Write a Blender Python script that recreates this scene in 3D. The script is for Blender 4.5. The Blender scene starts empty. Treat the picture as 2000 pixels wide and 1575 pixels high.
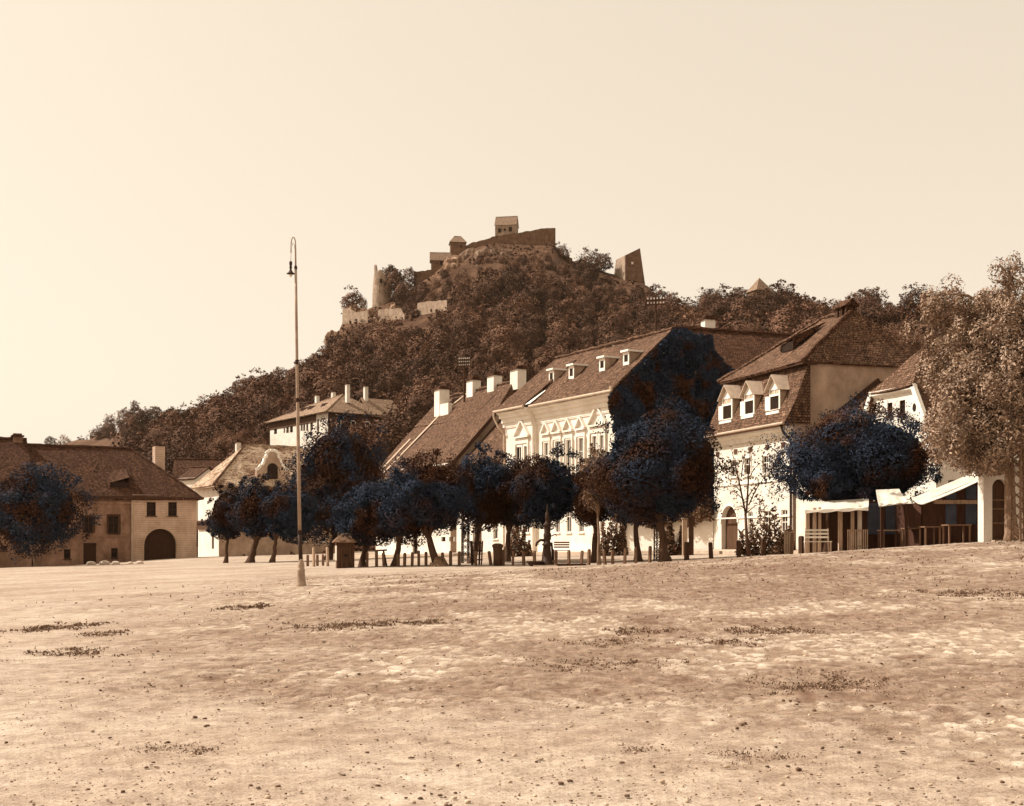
import bpy, math, random
import numpy as np
from mathutils import Vector, Matrix
random.seed(7)
S = bpy.context.scene
COL = S.collection
F, CX, HZ, EYE = 2400.0, 1000.0, 1060.0, 1.6     # survey constants: focal length, principal column, horizon row, eye height

# ------------------------------------------------------------------ terrain height of the square
def P(px, py, Y):
    return Vector(((px-CX)/F*Y, Y, EYE+(HZ-py)/F*Y))
_cp = [(588,1145,38.8),(672,1110,66),(760,1106,66),(850,1106,66),(960,1104,64),(1044,1106,63),(1150,1105,62),(1242,1102,62),
       (1298,1098,61),(1341,1097,60),(1443,1090,58),(1565,1084,55.5),(1710,1073,52),(1975,1056,46),
       (1205,1080,84),(1000,1081,99),(860,1083,108),(740,1086,124),(1550,1078,70),(383,1088,130),(0,1112,120),(200,1101,125),
       (70,1107,100),(428,1089,140),(600,1094,110)]
_pts = [tuple(P(*c)) for c in _cp] + [(0,0,0),(-8,2,-.06),(8,2,.08),(0,8,.0),(-7,18,-.08),(0,20,.05),(8,20,.30),(-25,60,-.35),(20,20,.7),(-20,20,-.5),
        (40,70,2.0),(30,110,2.2),(0,150,1.2),(-60,160,-.8),(60,140,3.0)]
_pts = np.array(_pts)
def _tps(r2):
    return 0.5*r2*np.log(r2+1e-9)
_n = len(_pts); _A = np.zeros((_n+3,_n+3)); _xy = _pts[:,:2]/50.0
_d2 = ((_xy[:,None,:]-_xy[None,:,:])**2).sum(-1)
_A[:_n,:_n] = _tps(_d2)+np.eye(_n)*0.004; _A[:_n,_n]=1; _A[:_n,_n+1:]=_xy; _A[_n,:_n]=1; _A[_n+1:,:_n]=_xy.T
_w = np.linalg.solve(_A, np.concatenate([_pts[:,2],[0,0,0]]))
def gz_np(X, Y):
    X = np.clip(np.asarray(X,float),-70,60)/50.0; Y = np.clip(np.asarray(Y,float),-5,150)/50.0
    z = _w[_n]+_w[_n+1]*X+_w[_n+2]*Y
    for i in range(_n):
        z = z+_w[i]*_tps((X-_xy[i,0])**2+(Y-_xy[i,1])**2)
    return z
def gz(X, Y): return float(gz_np(X, Y))
def G(px, Y):
    X = (px-CX)/F*Y
    return Vector((X, Y, gz(X, Y)))

# ------------------------------------------------------------------ numpy noise
_rt = np.random.RandomState(3).rand(8,256,256)
def vnoise(x, y, k=0):
    xi = np.floor(x).astype(int); yi = np.floor(y).astype(int); fx = x-xi; fy = y-yi
    fx = fx*fx*(3-2*fx); fy = fy*fy*(3-2*fy); T = _rt[k%8]
    a=T[xi%256,yi%256]; b=T[(xi+1)%256,yi%256]; c=T[xi%256,(yi+1)%256]; d=T[(xi+1)%256,(yi+1)%256]
    return (a*(1-fx)+b*fx)*(1-fy)+(c*(1-fx)+d*fx)*fy
def fbm(x, y, k=0, o=4):
    s=0; a=.5
    for i in range(o):
        s=s+a*vnoise(x*2**i+i*17.3,y*2**i+i*9.1,k+i); a*=.5
    return s
def worley(x, y):
    xi=np.floor(x).astype(int); yi=np.floor(y).astype(int); best=np.full(x.shape,9.0); sec=np.full(x.shape,9.0); cid=np.zeros(x.shape)
    for dx in (-1,0,1):
        for dy in (-1,0,1):
            a=(xi+dx)%256; b=(yi+dy)%256
            px=xi+dx+.1+.8*_rt[0][a,b]; py=yi+dy+.1+.8*_rt[1][a,b]
            d=np.hypot(px-x,py-y); m=d<best
            sec=np.where(m,best,np.minimum(sec,d)); cid=np.where(m,_rt[2][a,b],cid); best=np.where(m,d,best)
    return best, sec, cid
def sstep(a, b, x):
    t=np.clip((x-a)/(b-a),0,1); return t*t*(3-2*t)

# ------------------------------------------------------------------ materials
def rgb(r,g,b): return (r,g,b,1)
def mat(name):
    m = bpy.data.materials.new(name); m.use_nodes=True
    nt=m.node_tree; b=nt.nodes['Principled BSDF']; b.inputs['Specular IOR Level'].default_value=.08; return m, nt, nt.nodes, nt.links, b
def noise(N,L,vec,scale,detail=4,rough=.6):
    n=N.new('ShaderNodeTexNoise'); n.inputs['Scale'].default_value=scale; n.inputs['Detail'].default_value=detail; n.inputs['Roughness'].default_value=rough
    if vec: L.new(vec,n.inputs['Vector'])
    return n
def ramp(N,L,src,stops):
    r=N.new('ShaderNodeValToRGB'); e=r.color_ramp.elements
    e[0].position,e[0].color=stops[0]; e[1].position,e[1].color=stops[1]
    for p,c in stops[2:]:
        x=e.new(p); x.color=c
    L.new(src,r.inputs[0]); return r
def mixc(N,L,fac,a,b,mode='MIX'):
    m=N.new('ShaderNodeMix'); m.data_type='RGBA'; m.blend_type=mode
    for s,v in ((m.inputs['Factor'],fac),(m.inputs[6],a),(m.inputs[7],b)):
        if hasattr(v,'is_linked') or hasattr(v,'links'): L.new(v,s)
        else: s.default_value=v
    return m.outputs[2]
def bump(N,L,h,bs,strength=.4,dist=.03):
    b=N.new('ShaderNodeBump'); b.inputs['Strength'].default_value=strength; b.inputs['Distance'].default_value=dist
    L.new(h,b.inputs['Height']); L.new(b.outputs[0],bs.inputs['Normal'])
def mapping(N,L,src,scale):
    m=N.new('ShaderNodeMapping'); m.inputs['Scale'].default_value=scale; L.new(src,m.inputs[0]); return m.outputs[0]

def plaster(name, c, stain=.35, course=0.0, sd=None):
    m,nt,N,L,bs=mat(name)
    tc=N.new('ShaderNodeTexCoord'); ob=tc.outputs['Object']
    dk=tuple(x*(1-stain) for x in c[:3])+(1,)
    dk=(dk[0],dk[1]*.96,dk[2]*.91,1)
    n1=noise(N,L,ob,.55,6,.65)
    n2=noise(N,L,mapping(N,L,ob,(.9,.9,.5)),1.0,6,.65)
    mul=N.new('ShaderNodeMath'); mul.operation='MULTIPLY'; L.new(n1.outputs[0],mul.inputs[0]); L.new(n2.outputs[0],mul.inputs[1])
    r=ramp(N,L,mul.outputs[0],[(.16,dk),(.36,c)])
    col=r.outputs[0]
    n3=noise(N,L,ob,14,3)
    r3=ramp(N,L,n3.outputs[0],[(.3,rgb(.86,.84,.82)),(.6,rgb(1,1,1))])
    col=mixc(N,L,1.0,col,r3.outputs[0],'MULTIPLY')
    if course:
        w=N.new('ShaderNodeTexWave'); w.bands_direction='Z'; w.inputs['Scale'].default_value=course; w.inputs['Distortion'].default_value=.3; L.new(ob,w.inputs[0])
        rw=ramp(N,L,w.outputs['Fac'],[(.0,rgb(.62,.58,.54)),(.16,rgb(1,1,1))]); col=mixc(N,L,.8,col,rw.outputs[0],'MULTIPLY')
    L.new(col,bs.inputs['Base Color']); bs.inputs['Roughness'].default_value=.9
    bump(N,L,n3.outputs[0],bs,.35,.03)
    return m

def tiles(name, c1, c2, moss, w=.26, h=.2, light=None):
    m,nt,N,L,bs=mat(name)
    tc=N.new('ShaderNodeTexCoord'); uv=tc.outputs['UV']
    nw=noise(N,L,uv,1.3,3); 
    mv=N.new('ShaderNodeVectorMath'); mv.operation='SCALE'; mv.inputs['Scale'].default_value=.16; L.new(nw.outputs['Color'],mv.inputs[0])
    ad=N.new('ShaderNodeVectorMath'); ad.operation='ADD'; L.new(uv,ad.inputs[0]); L.new(mv.outputs[0],ad.inputs[1])
    b=N.new('ShaderNodeTexBrick'); L.new(ad.outputs[0],b.inputs['Vector'])
    b.inputs['Scale'].default_value=1; b.inputs['Brick Width'].default_value=w; b.inputs['Row Height'].default_value=h; b.inputs['Mortar Size'].default_value=.022
    b.inputs['Color1'].default_value=c1; b.inputs['Color2'].default_value=c2; b.inputs['Mortar'].default_value=tuple(x*.3 for x in c2[:3])+(1,); b.inputs['Bias'].default_value=-.1
    # per-tile tone
    v=N.new('ShaderNodeTexVoronoi'); v.inputs['Scale'].default_value=5.2; L.new(uv,v.inputs['Vector'])
    rv=ramp(N,L,v.outputs['Color'],[(.1,rgb(.36,.33,.30)),(.85,rgb(1.65,1.65,1.65))])
    col=mixc(N,L,.85,b.outputs['Color'],rv.outputs[0],'MULTIPLY')
    n1=noise(N,L,uv,.4,6,.7); r1=ramp(N,L,n1.outputs[0],[(.45,rgb(0,0,0)),(.68,rgb(1,1,1))])
    col=mixc(N,L,r1.outputs[0],col,moss)
    n2=noise(N,L,uv,3.5,5,.75); r2=ramp(N,L,n2.outputs[0],[(.32,rgb(.46,.42,.39)),(.66,rgb(1.45,1.45,1.45))])
    col=mixc(N,L,1.0,col,r2.outputs[0],'MULTIPLY')
    if light:
        n4=noise(N,L,mapping(N,L,uv,(.35,.9,1)),1.1,5,.7); r4=ramp(N,L,n4.outputs[0],[(.42,rgb(0,0,0)),(.6,rgb(1,1,1))]); 
        lt=mixc(N,L,1.0,b.outputs['Fac'] if False else r2.outputs[0],light,'MULTIPLY'); col=mixc(N,L,r4.outputs[0],col,lt)
    L.new(col,bs.inputs['Base Color']); bs.inputs['Roughness'].default_value=.9
    inv=N.new('ShaderNodeMath'); inv.operation='SUBTRACT'; inv.inputs[0].default_value=1; L.new(b.outputs['Fac'],inv.inputs[1])
    ah=N.new('ShaderNodeMath'); ah.operation='ADD'; L.new(inv.outputs[0],ah.inputs[0]); L.new(n2.outputs[0],ah.inputs[1])
    bump(N,L,ah.outputs[0],bs,.9,.06)
    return m

def simple(name, c, rough=.85, var=.35, scale=6.0, met=0.0, stretch=(1,1,1)):
    m,nt,N,L,bs=mat(name)
    tc=N.new('ShaderNodeTexCoord'); n=noise(N,L,mapping(N,L,tc.outputs['Object'],stretch),scale,5,.65)
    r=ramp(N,L,n.outputs[0],[(.3,tuple(x*(1-var) for x in c[:3])+(1,)),(.7,tuple(min(1,x*(1+var*.5)) for x in c[:3])+(1,))])
    L.new(r.outputs[0],bs.inputs['Base Color']); bs.inputs['Roughness'].default_value=rough; bs.inputs['Metallic'].default_value=met
    bump(N,L,n.outputs[0],bs,.3,.02)
    return m

def foliage(name, a, b, slate=None, amount=.5, scale=.6, rnd=.5, isl_=.3):
    """leaf colour: two browns by noise, some clumps of blue-black leaves"""
    m,nt,N,L,bs=mat(name)
    g=N.new('ShaderNodeNewGeometry'); oi=N.new('ShaderNodeObjectInfo')
    n=noise(N,L,g.outputs['Position'],scale*2.2,5,.7)
    r=ramp(N,L,n.outputs[0],[(.34,a),(.66,b)]); col=r.outputs[0]
    if slate:
        n2=noise(N,L,g.outputs['Position'],scale,2,.5); r2=ramp(N,L,n2.outputs[0],[(.5-amount*.22,rgb(0,0,0)),(.60-amount*.2,rgb(1,1,1))])
        col=mixc(N,L,r2.outputs[0],col,slate)
    rr=ramp(N,L,oi.outputs['Random'],[(0,rgb(1-rnd,1-rnd,1-rnd)),(1,rgb(1+rnd*.6,1+rnd*.6,1+rnd*.6))])
    col=mixc(N,L,1.0,col,rr.outputs[0],'MULTIPLY')
    isl=ramp(N,L,g.outputs['Random Per Island'],[(0,rgb(1-isl_,1-isl_,1-isl_)),(1,rgb(1+isl_,1+isl_,1+isl_))])
    col=mixc(N,L,1.0,col,isl.outputs[0],'MULTIPLY')
    L.new(col,bs.inputs['Base Color']); bs.inputs['Roughness'].default_value=.8; bs.inputs['Specular IOR Level'].default_value=.06
    return m

M = {}
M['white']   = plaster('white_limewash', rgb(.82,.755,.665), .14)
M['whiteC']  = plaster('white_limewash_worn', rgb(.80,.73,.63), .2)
M['grey']    = plaster('shaded_render', rgb(.52,.375,.275), .42)  # dull plaster with shade put in the colour, for walls turned from the sun
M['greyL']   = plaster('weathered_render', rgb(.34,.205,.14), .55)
M['greyP']   = plaster('coursed_render', rgb(.60,.435,.33), .3, course=1.35)
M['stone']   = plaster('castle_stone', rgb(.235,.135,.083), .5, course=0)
M['stoneL']  = plaster('sunlit_castle_stone', rgb(.42,.305,.22), .45)
M['tile']    = tiles('clay_tiles', rgb(.185,.109,.069), rgb(.125,.068,.042), rgb(.10,.056,.035), .2, .16)
M['tileD']   = tiles('old_clay_tiles', rgb(.130,.064,.037), rgb(.085,.041,.023), rgb(.064,.030,.017), .2, .16)
M['tileL']   = tiles('pale_tiles', rgb(.30,.19,.125), rgb(.20,.12,.075), rgb(.15,.085,.05), w=.5, h=.42, light=rgb(.50,.38,.27))
M['tileV']   = tiles('villa_tiles', rgb(.36,.25,.17), rgb(.30,.20,.135), rgb(.27,.175,.12))
M['trim']    = simple('white_trim', rgb(.80,.73,.63), .8, .12)
M['zinc']    = simple('zinc_sheet', rgb(.5,.38,.28), .55, .25, 3)
M['pane']    = simple('window_glass', rgb(.028,.015,.009), .45, .5, 2)
M['dark']    = simple('dark_boards', rgb(.055,.026,.015), .85, .4, 4, 0, (6,6,.6))
M['door']    = simple('old_door_wood', rgb(.10,.052,.03), .8, .45, 3, 0, (5,5,.5))
M['wood']    = simple('grey_timber', rgb(.20,.115,.07), .85, .45, 5, 0, (4,4,.6))
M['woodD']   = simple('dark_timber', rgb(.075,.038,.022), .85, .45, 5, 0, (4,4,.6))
M['woodL']   = simple('pale_timber', rgb(.46,.32,.22), .85, .35, 5, 0, (4,4,.6))
M['iron']    = simple('cast_iron', rgb(.05,.028,.018), .55, .4, 8, 0)
M['pole']    = simple('painted_steel', rgb(.36,.26,.19), .55, .3, 4)
M['china']   = simple('porcelain', rgb(.75,.68,.58), .3, .1)
M['boulder'] = simple('pale_boulder', rgb(.55,.43,.33), .9, .35, 3)
M['slab']    = simple('stone_slab', rgb(.38,.27,.19), .9, .35, 3)
M['bark']    = simple('bark', rgb(.095,.053,.033), .95, .5, 4, 0, (3,3,.5))
M['barkL']   = simple('pale_bark', rgb(.27,.175,.115), .95, .45, 4, 0, (3,3,.5))
M['canvas']  = simple('white_canvas', rgb(.64,.56,.46), .9, .25, 1.6)
M['panel']   = simple('blue_grey_panel', rgb(.075,.085,.115), .8, .35, 2)
M['panelD']  = simple('brown_panel', rgb(.075,.034,.022), .8, .35, 2, 0,(4,4,.6))
SL = rgb(.0215,.029,.0455)
M['leafSq']  = foliage('square_tree_leaves', rgb(.030,.0115,.0052), rgb(.066,.0275,.0132), SL, .36, .36, .2, .06)
M['leafIvy'] = foliage('ivy_leaves', rgb(.03,.011,.005), rgb(.065,.026,.012), SL, .52, .6, .1)
M['leafYg']  = foliage('young_tree_leaves', rgb(.09,.048,.026), rgb(.22,.135,.085), None, .5, .8, .2)
M['leafBig'] = foliage('grey_tree_leaves', rgb(.165,.10,.064), rgb(.44,.315,.225), None, .5, .5, .2)
M['leafHill']= foliage('hill_tree_leaves', rgb(.048,.021,.011), rgb(.215,.115,.071), None, .5, .1, .5, .05)
M['leafBush']= foliage('bush_leaves', rgb(.04,.0165,.008), rgb(.11,.053,.029), None, .5, .09, .3)
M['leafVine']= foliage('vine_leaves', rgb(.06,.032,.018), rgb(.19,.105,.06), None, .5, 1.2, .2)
M['weed']    = foliage('weed_blades', rgb(.13,.074,.046), rgb(.30,.20,.135), None, .5, 1.5, .2)

def m_rock(g_=1.0,name='basalt_crag'):
    m,nt,N,L,bs=mat(name)
    g=N.new('ShaderNodeNewGeometry'); n=noise(N,L,mapping(N,L,g.outputs['Position'],(1,1,.45)),.35,7,.72)
    r=ramp(N,L,n.outputs[0],[(.36,rgb(.05*g_,.024*g_,.013*g_)),(.53,rgb(.13*g_,.075*g_,.046*g_)),(.70,rgb(.36*g_,.26*g_,.185*g_))])
    L.new(r.outputs[0],bs.inputs['Base Color']); bs.inputs['Roughness'].default_value=.95; bump(N,L,n.outputs[0],bs,.9,1.2)
    return m
M['mortar']=simple('mortar_washed_tiles',rgb(.50,.37,.27),.9,.35,5)
M['rock']=m_rock(); M['rockL']=m_rock(1.7,'pale_crag')
def m_hill():
    m,nt,N,L,bs=mat('hill_scrub')
    g=N.new('ShaderNodeNewGeometry'); n=noise(N,L,g.outputs['Position'],.03,7,.7); n2=noise(N,L,g.outputs['Position'],.4,5,.7)
    r=ramp(N,L,n.outputs[0],[(.36,rgb(.05,.023,.012)),(.66,rgb(.14,.077,.045))])
    r2=ramp(N,L,n2.outputs[0],[(.3,rgb(.55,.52,.5)),(.68,rgb(1.3,1.3,1.3))])
    L.new(mixc(N,L,1.0,r.outputs[0],r2.outputs[0],'MULTIPLY'),bs.inputs['Base Color']); bs.inputs['Roughness'].default_value=1; bump(N,L,n2.outputs[0],bs,.8,.6)
    return m
M['hill']=m_hill()
def m_ground():
    m,nt,N,L,bs=mat('trodden_square')
    g=N.new('ShaderNodeNewGeometry'); p=g.outputs['Position']
    n1=noise(N,L,p,.22,6,.62); n2=noise(N,L,p,3.2,6,.72); n3=noise(N,L,p,26,3,.7)
    c=ramp(N,L,n1.outputs[0],[(.34,rgb(.32,.235,.172)),(.60,rgb(.435,.35,.272))]).outputs[0]
    c=mixc(N,L,1.0,c,ramp(N,L,n2.outputs[0],[(.32,rgb(.72,.68,.65)),(.62,rgb(1.12,1.12,1.12))]).outputs[0],'MULTIPLY')
    a=N.new('ShaderNodeAttribute'); a.attribute_name='stone'; b=N.new('ShaderNodeAttribute'); b.attribute_name='grass'
    so_=N.new('ShaderNodeAttribute'); so_.attribute_name='soil'; c=mixc(N,L,so_.outputs['Fac'],c,mixc(N,L,1.0,c,rgb(.74,.69,.645),'MULTIPLY'))
    sc=mixc(N,L,n2.outputs[0],rgb(.33,.245,.175),rgb(.585,.49,.39))
    c=mixc(N,L,a.outputs['Fac'],c,sc)
    gc=mixc(N,L,n2.outputs[0],rgb(.075,.038,.023),rgb(.24,.148,.10))
    nm=ramp(N,L,n2.outputs[0],[(.30,rgb(1.25,1.25,1.25)),(.70,rgb(.4,.4,.4))])
    mm=N.new('ShaderNodeMath'); mm.operation='MULTIPLY'; mm.use_clamp=True; L.new(b.outputs['Fac'],mm.inputs[0]); L.new(nm.outputs[0],mm.inputs[1])
    c=mixc(N,L,mm.outputs[0],c,gc)
    wv=N.new('ShaderNodeVectorMath'); wv.operation='MULTIPLY_ADD'; L.new(n2.outputs['Color'],wv.inputs[0]); wv.inputs[1].default_value=(.35,.35,.0); L.new(p,wv.inputs[2])
    vo=N.new('ShaderNodeTexVoronoi'); vo.inputs['Scale'].default_value=6.5; L.new(wv.outputs[0],vo.inputs['Vector'])
    vc=mixc(N,L,1.0,c,ramp(N,L,vo.outputs['Color'],[(.15,rgb(.66,.61,.57)),(.8,rgb(1.22,1.24,1.26))]).outputs[0],'MULTIPLY')
    vf=N.new('ShaderNodeMath'); vf.operation='MULTIPLY_ADD'; vf.use_clamp=True; L.new(a.outputs['Fac'],vf.inputs[0]); vf.inputs[1].default_value=.6; vf.inputs[2].default_value=.28; L.new(b.outputs['Fac'],vf.inputs[2]) if False else None
    c=mixc(N,L,vf.outputs[0],c,vc)
    c=mixc(N,L,1.0,c,ramp(N,L,n3.outputs[0],[(.30,rgb(.72,.69,.67)),(.6,rgb(1.08,1.08,1.08))]).outputs[0],'MULTIPLY')
    L.new(c,bs.inputs['Base Color']); bs.inputs['Roughness'].default_value=1; bs.inputs['Specular IOR Level'].default_value=.1
    ad=N.new('ShaderNodeMath'); ad.operation='MULTIPLY_ADD'; ad.inputs[1].default_value=.35; L.new(n3.outputs[0],ad.inputs[0]); L.new(n2.outputs[0],ad.inputs[2])
    bump(N,L,ad.outputs[0],bs,.75,.06)
    return m
M['ground']=m_ground()

# ------------------------------------------------------------------ objects
def tag(o, label=None, cat=None, group=None, kind=None):
    if label: o['label']=label
    if cat: o['category']=cat
    if group: o['group']=group
    if kind: o['kind']=kind
    return o
def empty(name, loc, rz=0.0, label=None, cat=None, group=None):
    o=bpy.data.objects.new(name,None); o.empty_display_size=.3; COL.objects.link(o); o.location=loc; o.rotation_euler=(0,0,rz)
    return tag(o,label,cat,group)
def link(name, me, parent=None):
    o=bpy.data.objects.new(name,me); COL.objects.link(o)
    if parent is not None: o.parent=parent
    return o
class MB:
    def __init__(s): s.v=[]; s.f=[]
    def face(s,*pts):
        i=len(s.v); s.v+= [tuple(p) for p in pts]; s.f.append(tuple(range(i,i+len(pts)))); return s
    def box(s,x0,x1,y0,y1,z0,z1):
        i=len(s.v); s.v+=[(x0,y0,z0),(x1,y0,z0),(x1,y1,z0),(x0,y1,z0),(x0,y0,z1),(x1,y0,z1),(x1,y1,z1),(x0,y1,z1)]
        s.f+=[tuple(i+k for k in q) for q in ((3,2,1,0),(4,5,6,7),(0,1,5,4),(1,2,6,5),(2,3,7,6),(3,0,4,7))]; return s
    def bar(s,a,b,w,h=None):
        """square bar from a to b"""
        a=Vector(a); b=Vector(b); h=h or w; d=(b-a).normalized(); up=Vector((0,0,1)) if abs(d.z)<.9 else Vector((0,1,0))
        u=d.cross(up).normalized()*w/2; v=d.cross(u).normalized()*h/2; i=len(s.v)
        for p in (a,b): s.v+=[tuple(p+u+v),tuple(p-u+v),tuple(p-u-v),tuple(p+u-v)]
        s.f+=[tuple(i+k for k in q) for q in ((0,1,2,3),(7,6,5,4),(0,4,5,1),(1,5,6,2),(2,6,7,3),(3,7,4,0))]; return s
    def tube(s,pts,rad,n=10,cap=True):
        pts=[Vector(p) for p in pts]; base=len(s.v); prev=None
        for k,p in enumerate(pts):
            d=(pts[min(k+1,len(pts)-1)]-pts[max(k-1,0)]).normalized()
            if prev is None:
                up=Vector((0,0,1)) if abs(d.z)<.9 else Vector((1,0,0)); u=d.cross(up).normalized()
            else: u=(prev-d*prev.dot(d)).normalized()
            prev=u; v=d.cross(u); r=rad[k] if hasattr(rad,'__len__') else rad
            for j in range(n):
                t=2*math.pi*j/n; s.v.append(tuple(p+(u*math.cos(t)+v*math.sin(t))*r))
        for k in range(len(pts)-1):
            for j in range(n):
                a=base+k*n+j; b=base+k*n+(j+1)%n; s.f.append((a,b,b+n,a+n))
        if cap:
            s.f.append(tuple(base+j for j in range(n))[::-1]); e=base+(len(pts)-1)*n; s.f.append(tuple(e+j for j in range(n)))
        return s
    def lathe(s,prof,n=16,c=(0,0)):
        base=len(s.v)
        for r,z in prof:
            for j in range(n):
                t=2*math.pi*j/n; s.v.append((c[0]+r*math.cos(t),c[1]+r*math.sin(t),z))
        for k in range(len(prof)-1):
            for j in range(n):
                a=base+k*n+j; b=base+k*n+(j+1)%n; s.f.append((a,b,b+n,a+n))
        s.f.append(tuple(base+j for j in range(n))[::-1]); e=base+(len(prof)-1)*n; s.f.append(tuple(e+j for j in range(n)))
        return s
    def extrude_x(s,prof,x0,x1):
        """closed (y,z) outline swept along x"""
        n=len(prof); i=len(s.v)
        for x in (x0,x1): s.v+=[(x,y,z) for y,z in prof]
        for k in range(n): s.f.append((i+k,i+(k+1)%n,i+n+(k+1)%n,i+n+k))
        s.f.append(tuple(range(i,i+n))[::-1]); s.f.append(tuple(range(i+n,i+2*n))); return s
    def extrude_y(s,prof,y0,y1):
        n=len(prof); i=len(s.v)
        for y in (y0,y1): s.v+=[(x,y,z) for x,z in prof]
        for k in range(n): s.f.append((i+k,i+(k+1)%n,i+n+(k+1)%n,i+n+k))
        s.f.append(tuple(range(i,i+n))); s.f.append(tuple(range(i+n,i+2*n))[::-1]); return s
    def patch(s,a,b,c,d,jit=.04,step=.8,seed=0):
        """subdivided quad a-b (bottom) d-c (top), slightly uneven like an old roof"""
        a,b,c,d=map(Vector,(a,b,c,d)); nu=max(2,int(((a-b).length)/step)); nv=max(2,int((a-d).length/step)); nrm=(b-a).cross(d-a).normalized()
        if nrm.z<0: a,b,c,d=b,a,d,c; nrm=(b-a).cross(d-a).normalized()
        rr=random.Random(seed+int(a.x*10)); i=len(s.v); ph=[rr.random()*6 for _ in range(4)]
        for jv in range(nv+1):
            for iu in range(nu+1):
                t=iu/nu; q=jv/nv; p=(a*(1-t)+b*t)*(1-q)+(d*(1-t)+c*t)*q
                w=math.sin(t*5+ph[0])*math.sin(q*3+ph[1])*.7+(rr.random()-.5)*.9
                s.v.append(tuple(p+nrm*jit*w+Vector((0,0,-jit*1.5*math.sin(math.pi*t)))))
        for jv in range(nv):
            for iu in range(nu):
                k=i+jv*(nu+1)+iu; s.f.append((k,k+1,k+nu+2,k+nu+1))
        return s
    def build(s,name,m,parent=None,smooth=False,solid=0,bevel=0):
        me=bpy.data.meshes.new(name); me.from_pydata(s.v,[],s.f); me.materials.append(m)
        ul=me.uv_layers.new(name='uv'); V=s.v; data=[]
        for p in me.polygons:
            n=p.normal
            if abs(n.z)>.995 or n.length<.1: u=Vector((1,0,0)); v=Vector((0,1,0))
            else: u=Vector((0,0,1)).cross(n).normalized(); v=n.cross(u)
            for li in p.loop_indices:
                c=Vector(V[me.loops[li].vertex_index]); data+=[c.dot(u),c.dot(v)]
        ul.data.foreach_set('uv',data)
        if smooth: me.polygons.foreach_set('use_smooth',[True]*len(me.polygons))
        me.update(); o=link(name,me,parent)
        if solid:
            md=o.modifiers.new('solid','SOLIDIFY'); md.thickness=solid; md.offset=-1
        if bevel:
            md=o.modifiers.new('bevel','BEVEL'); md.width=bevel; md.segments=2; md.limit_method='ANGLE'
        return o

class Fr:
    """house frame: x along the front to the right, y inward, z up"""
    def __init__(s,name,label,cat,o,theta,z,group=None):
        s.o=Vector((o[0],o[1],z)); s.th=theta; s.r=Vector((math.cos(theta),math.sin(theta),0)); s.i=Vector((-math.sin(theta),math.cos(theta),0))
        s.e=empty(name,s.o,theta,label,cat,group)
    def at(s,px,py,y=0.0):
        u=(px-CX)/F; v=(HZ-py)/F
        Y=(s.o.dot(s.i)+y)/(u*s.i.x+s.i.y); p=Vector((u*Y,Y,EYE+v*Y)); d=p-s.o
        return d.dot(s.r), d.z
    def rect(s,x0,x1,y0,y1,y=0.0):
        xm=(x0+x1)/2; a,_=s.at(x0,y0,y); b,_=s.at(x1,y0,y); _,t=s.at(xm,y0,y); _,l=s.at(xm,y1,y); return (a,b,l,t)
    def world(s,x,y,z): return s.o+s.r*x+s.i*y+Vector((0,0,z))

def arc(x0,x1,zs,n=12):
    c=(x0+x1)/2; r=(x1-x0)/2
    return [(c+r*math.cos(math.pi*k/n), zs+r*math.sin(math.pi*k/n)) for k in range(n+1)]   # right to left
def facade(mb,x0,x1,z0,z1,ops,y=0.0,depth=.25):
    """front wall plane at y with rectangular or arched openings and their reveals"""
    xs=sorted({x0,x1,*[o[0] for o in ops],*[o[1] for o in ops]}); zs=sorted({z0,z1,*[o[2] for o in ops],*[o[3] for o in ops]})
    xs=[x for x in xs if x0<=x<=x1]; zs=[z for z in zs if z0<=z<=z1]
    for i in range(len(xs)-1):
        for j in range(len(zs)-1):
            xm=(xs[i]+xs[i+1])/2; zm=(zs[j]+zs[j+1])/2
            if any(o[0]<xm<o[1] and o[2]<zm<o[3] for o in ops): continue
            mb.face((xs[i],y,zs[j]),(xs[i+1],y,zs[j]),(xs[i+1],y,zs[j+1]),(xs[i],y,zs[j+1]))
    for o in ops:
        a,b,l,t=o[:4]; q=y+depth
        if len(o)>4 and o[4]:
            r=(b-a)/2; sp=t-r; pts=arc(a,b,sp)
            mb.face(*[(x,y,z) for x,z in pts[:7]],(b,y,t)); mb.face((a,y,t),*[(x,y,z) for x,z in pts[6:]])
            out=[(b,l)]+pts+[(a,l)]
        else: out=[(b,l),(b,t),(a,t),(a,l)]
        for k in range(len(out)-1):
            (xa,za),(xb,zb)=out[k],out[k+1]; mb.face((xa,y,za),(xb,y,zb),(xb,q,zb),(xa,q,za))
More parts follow.
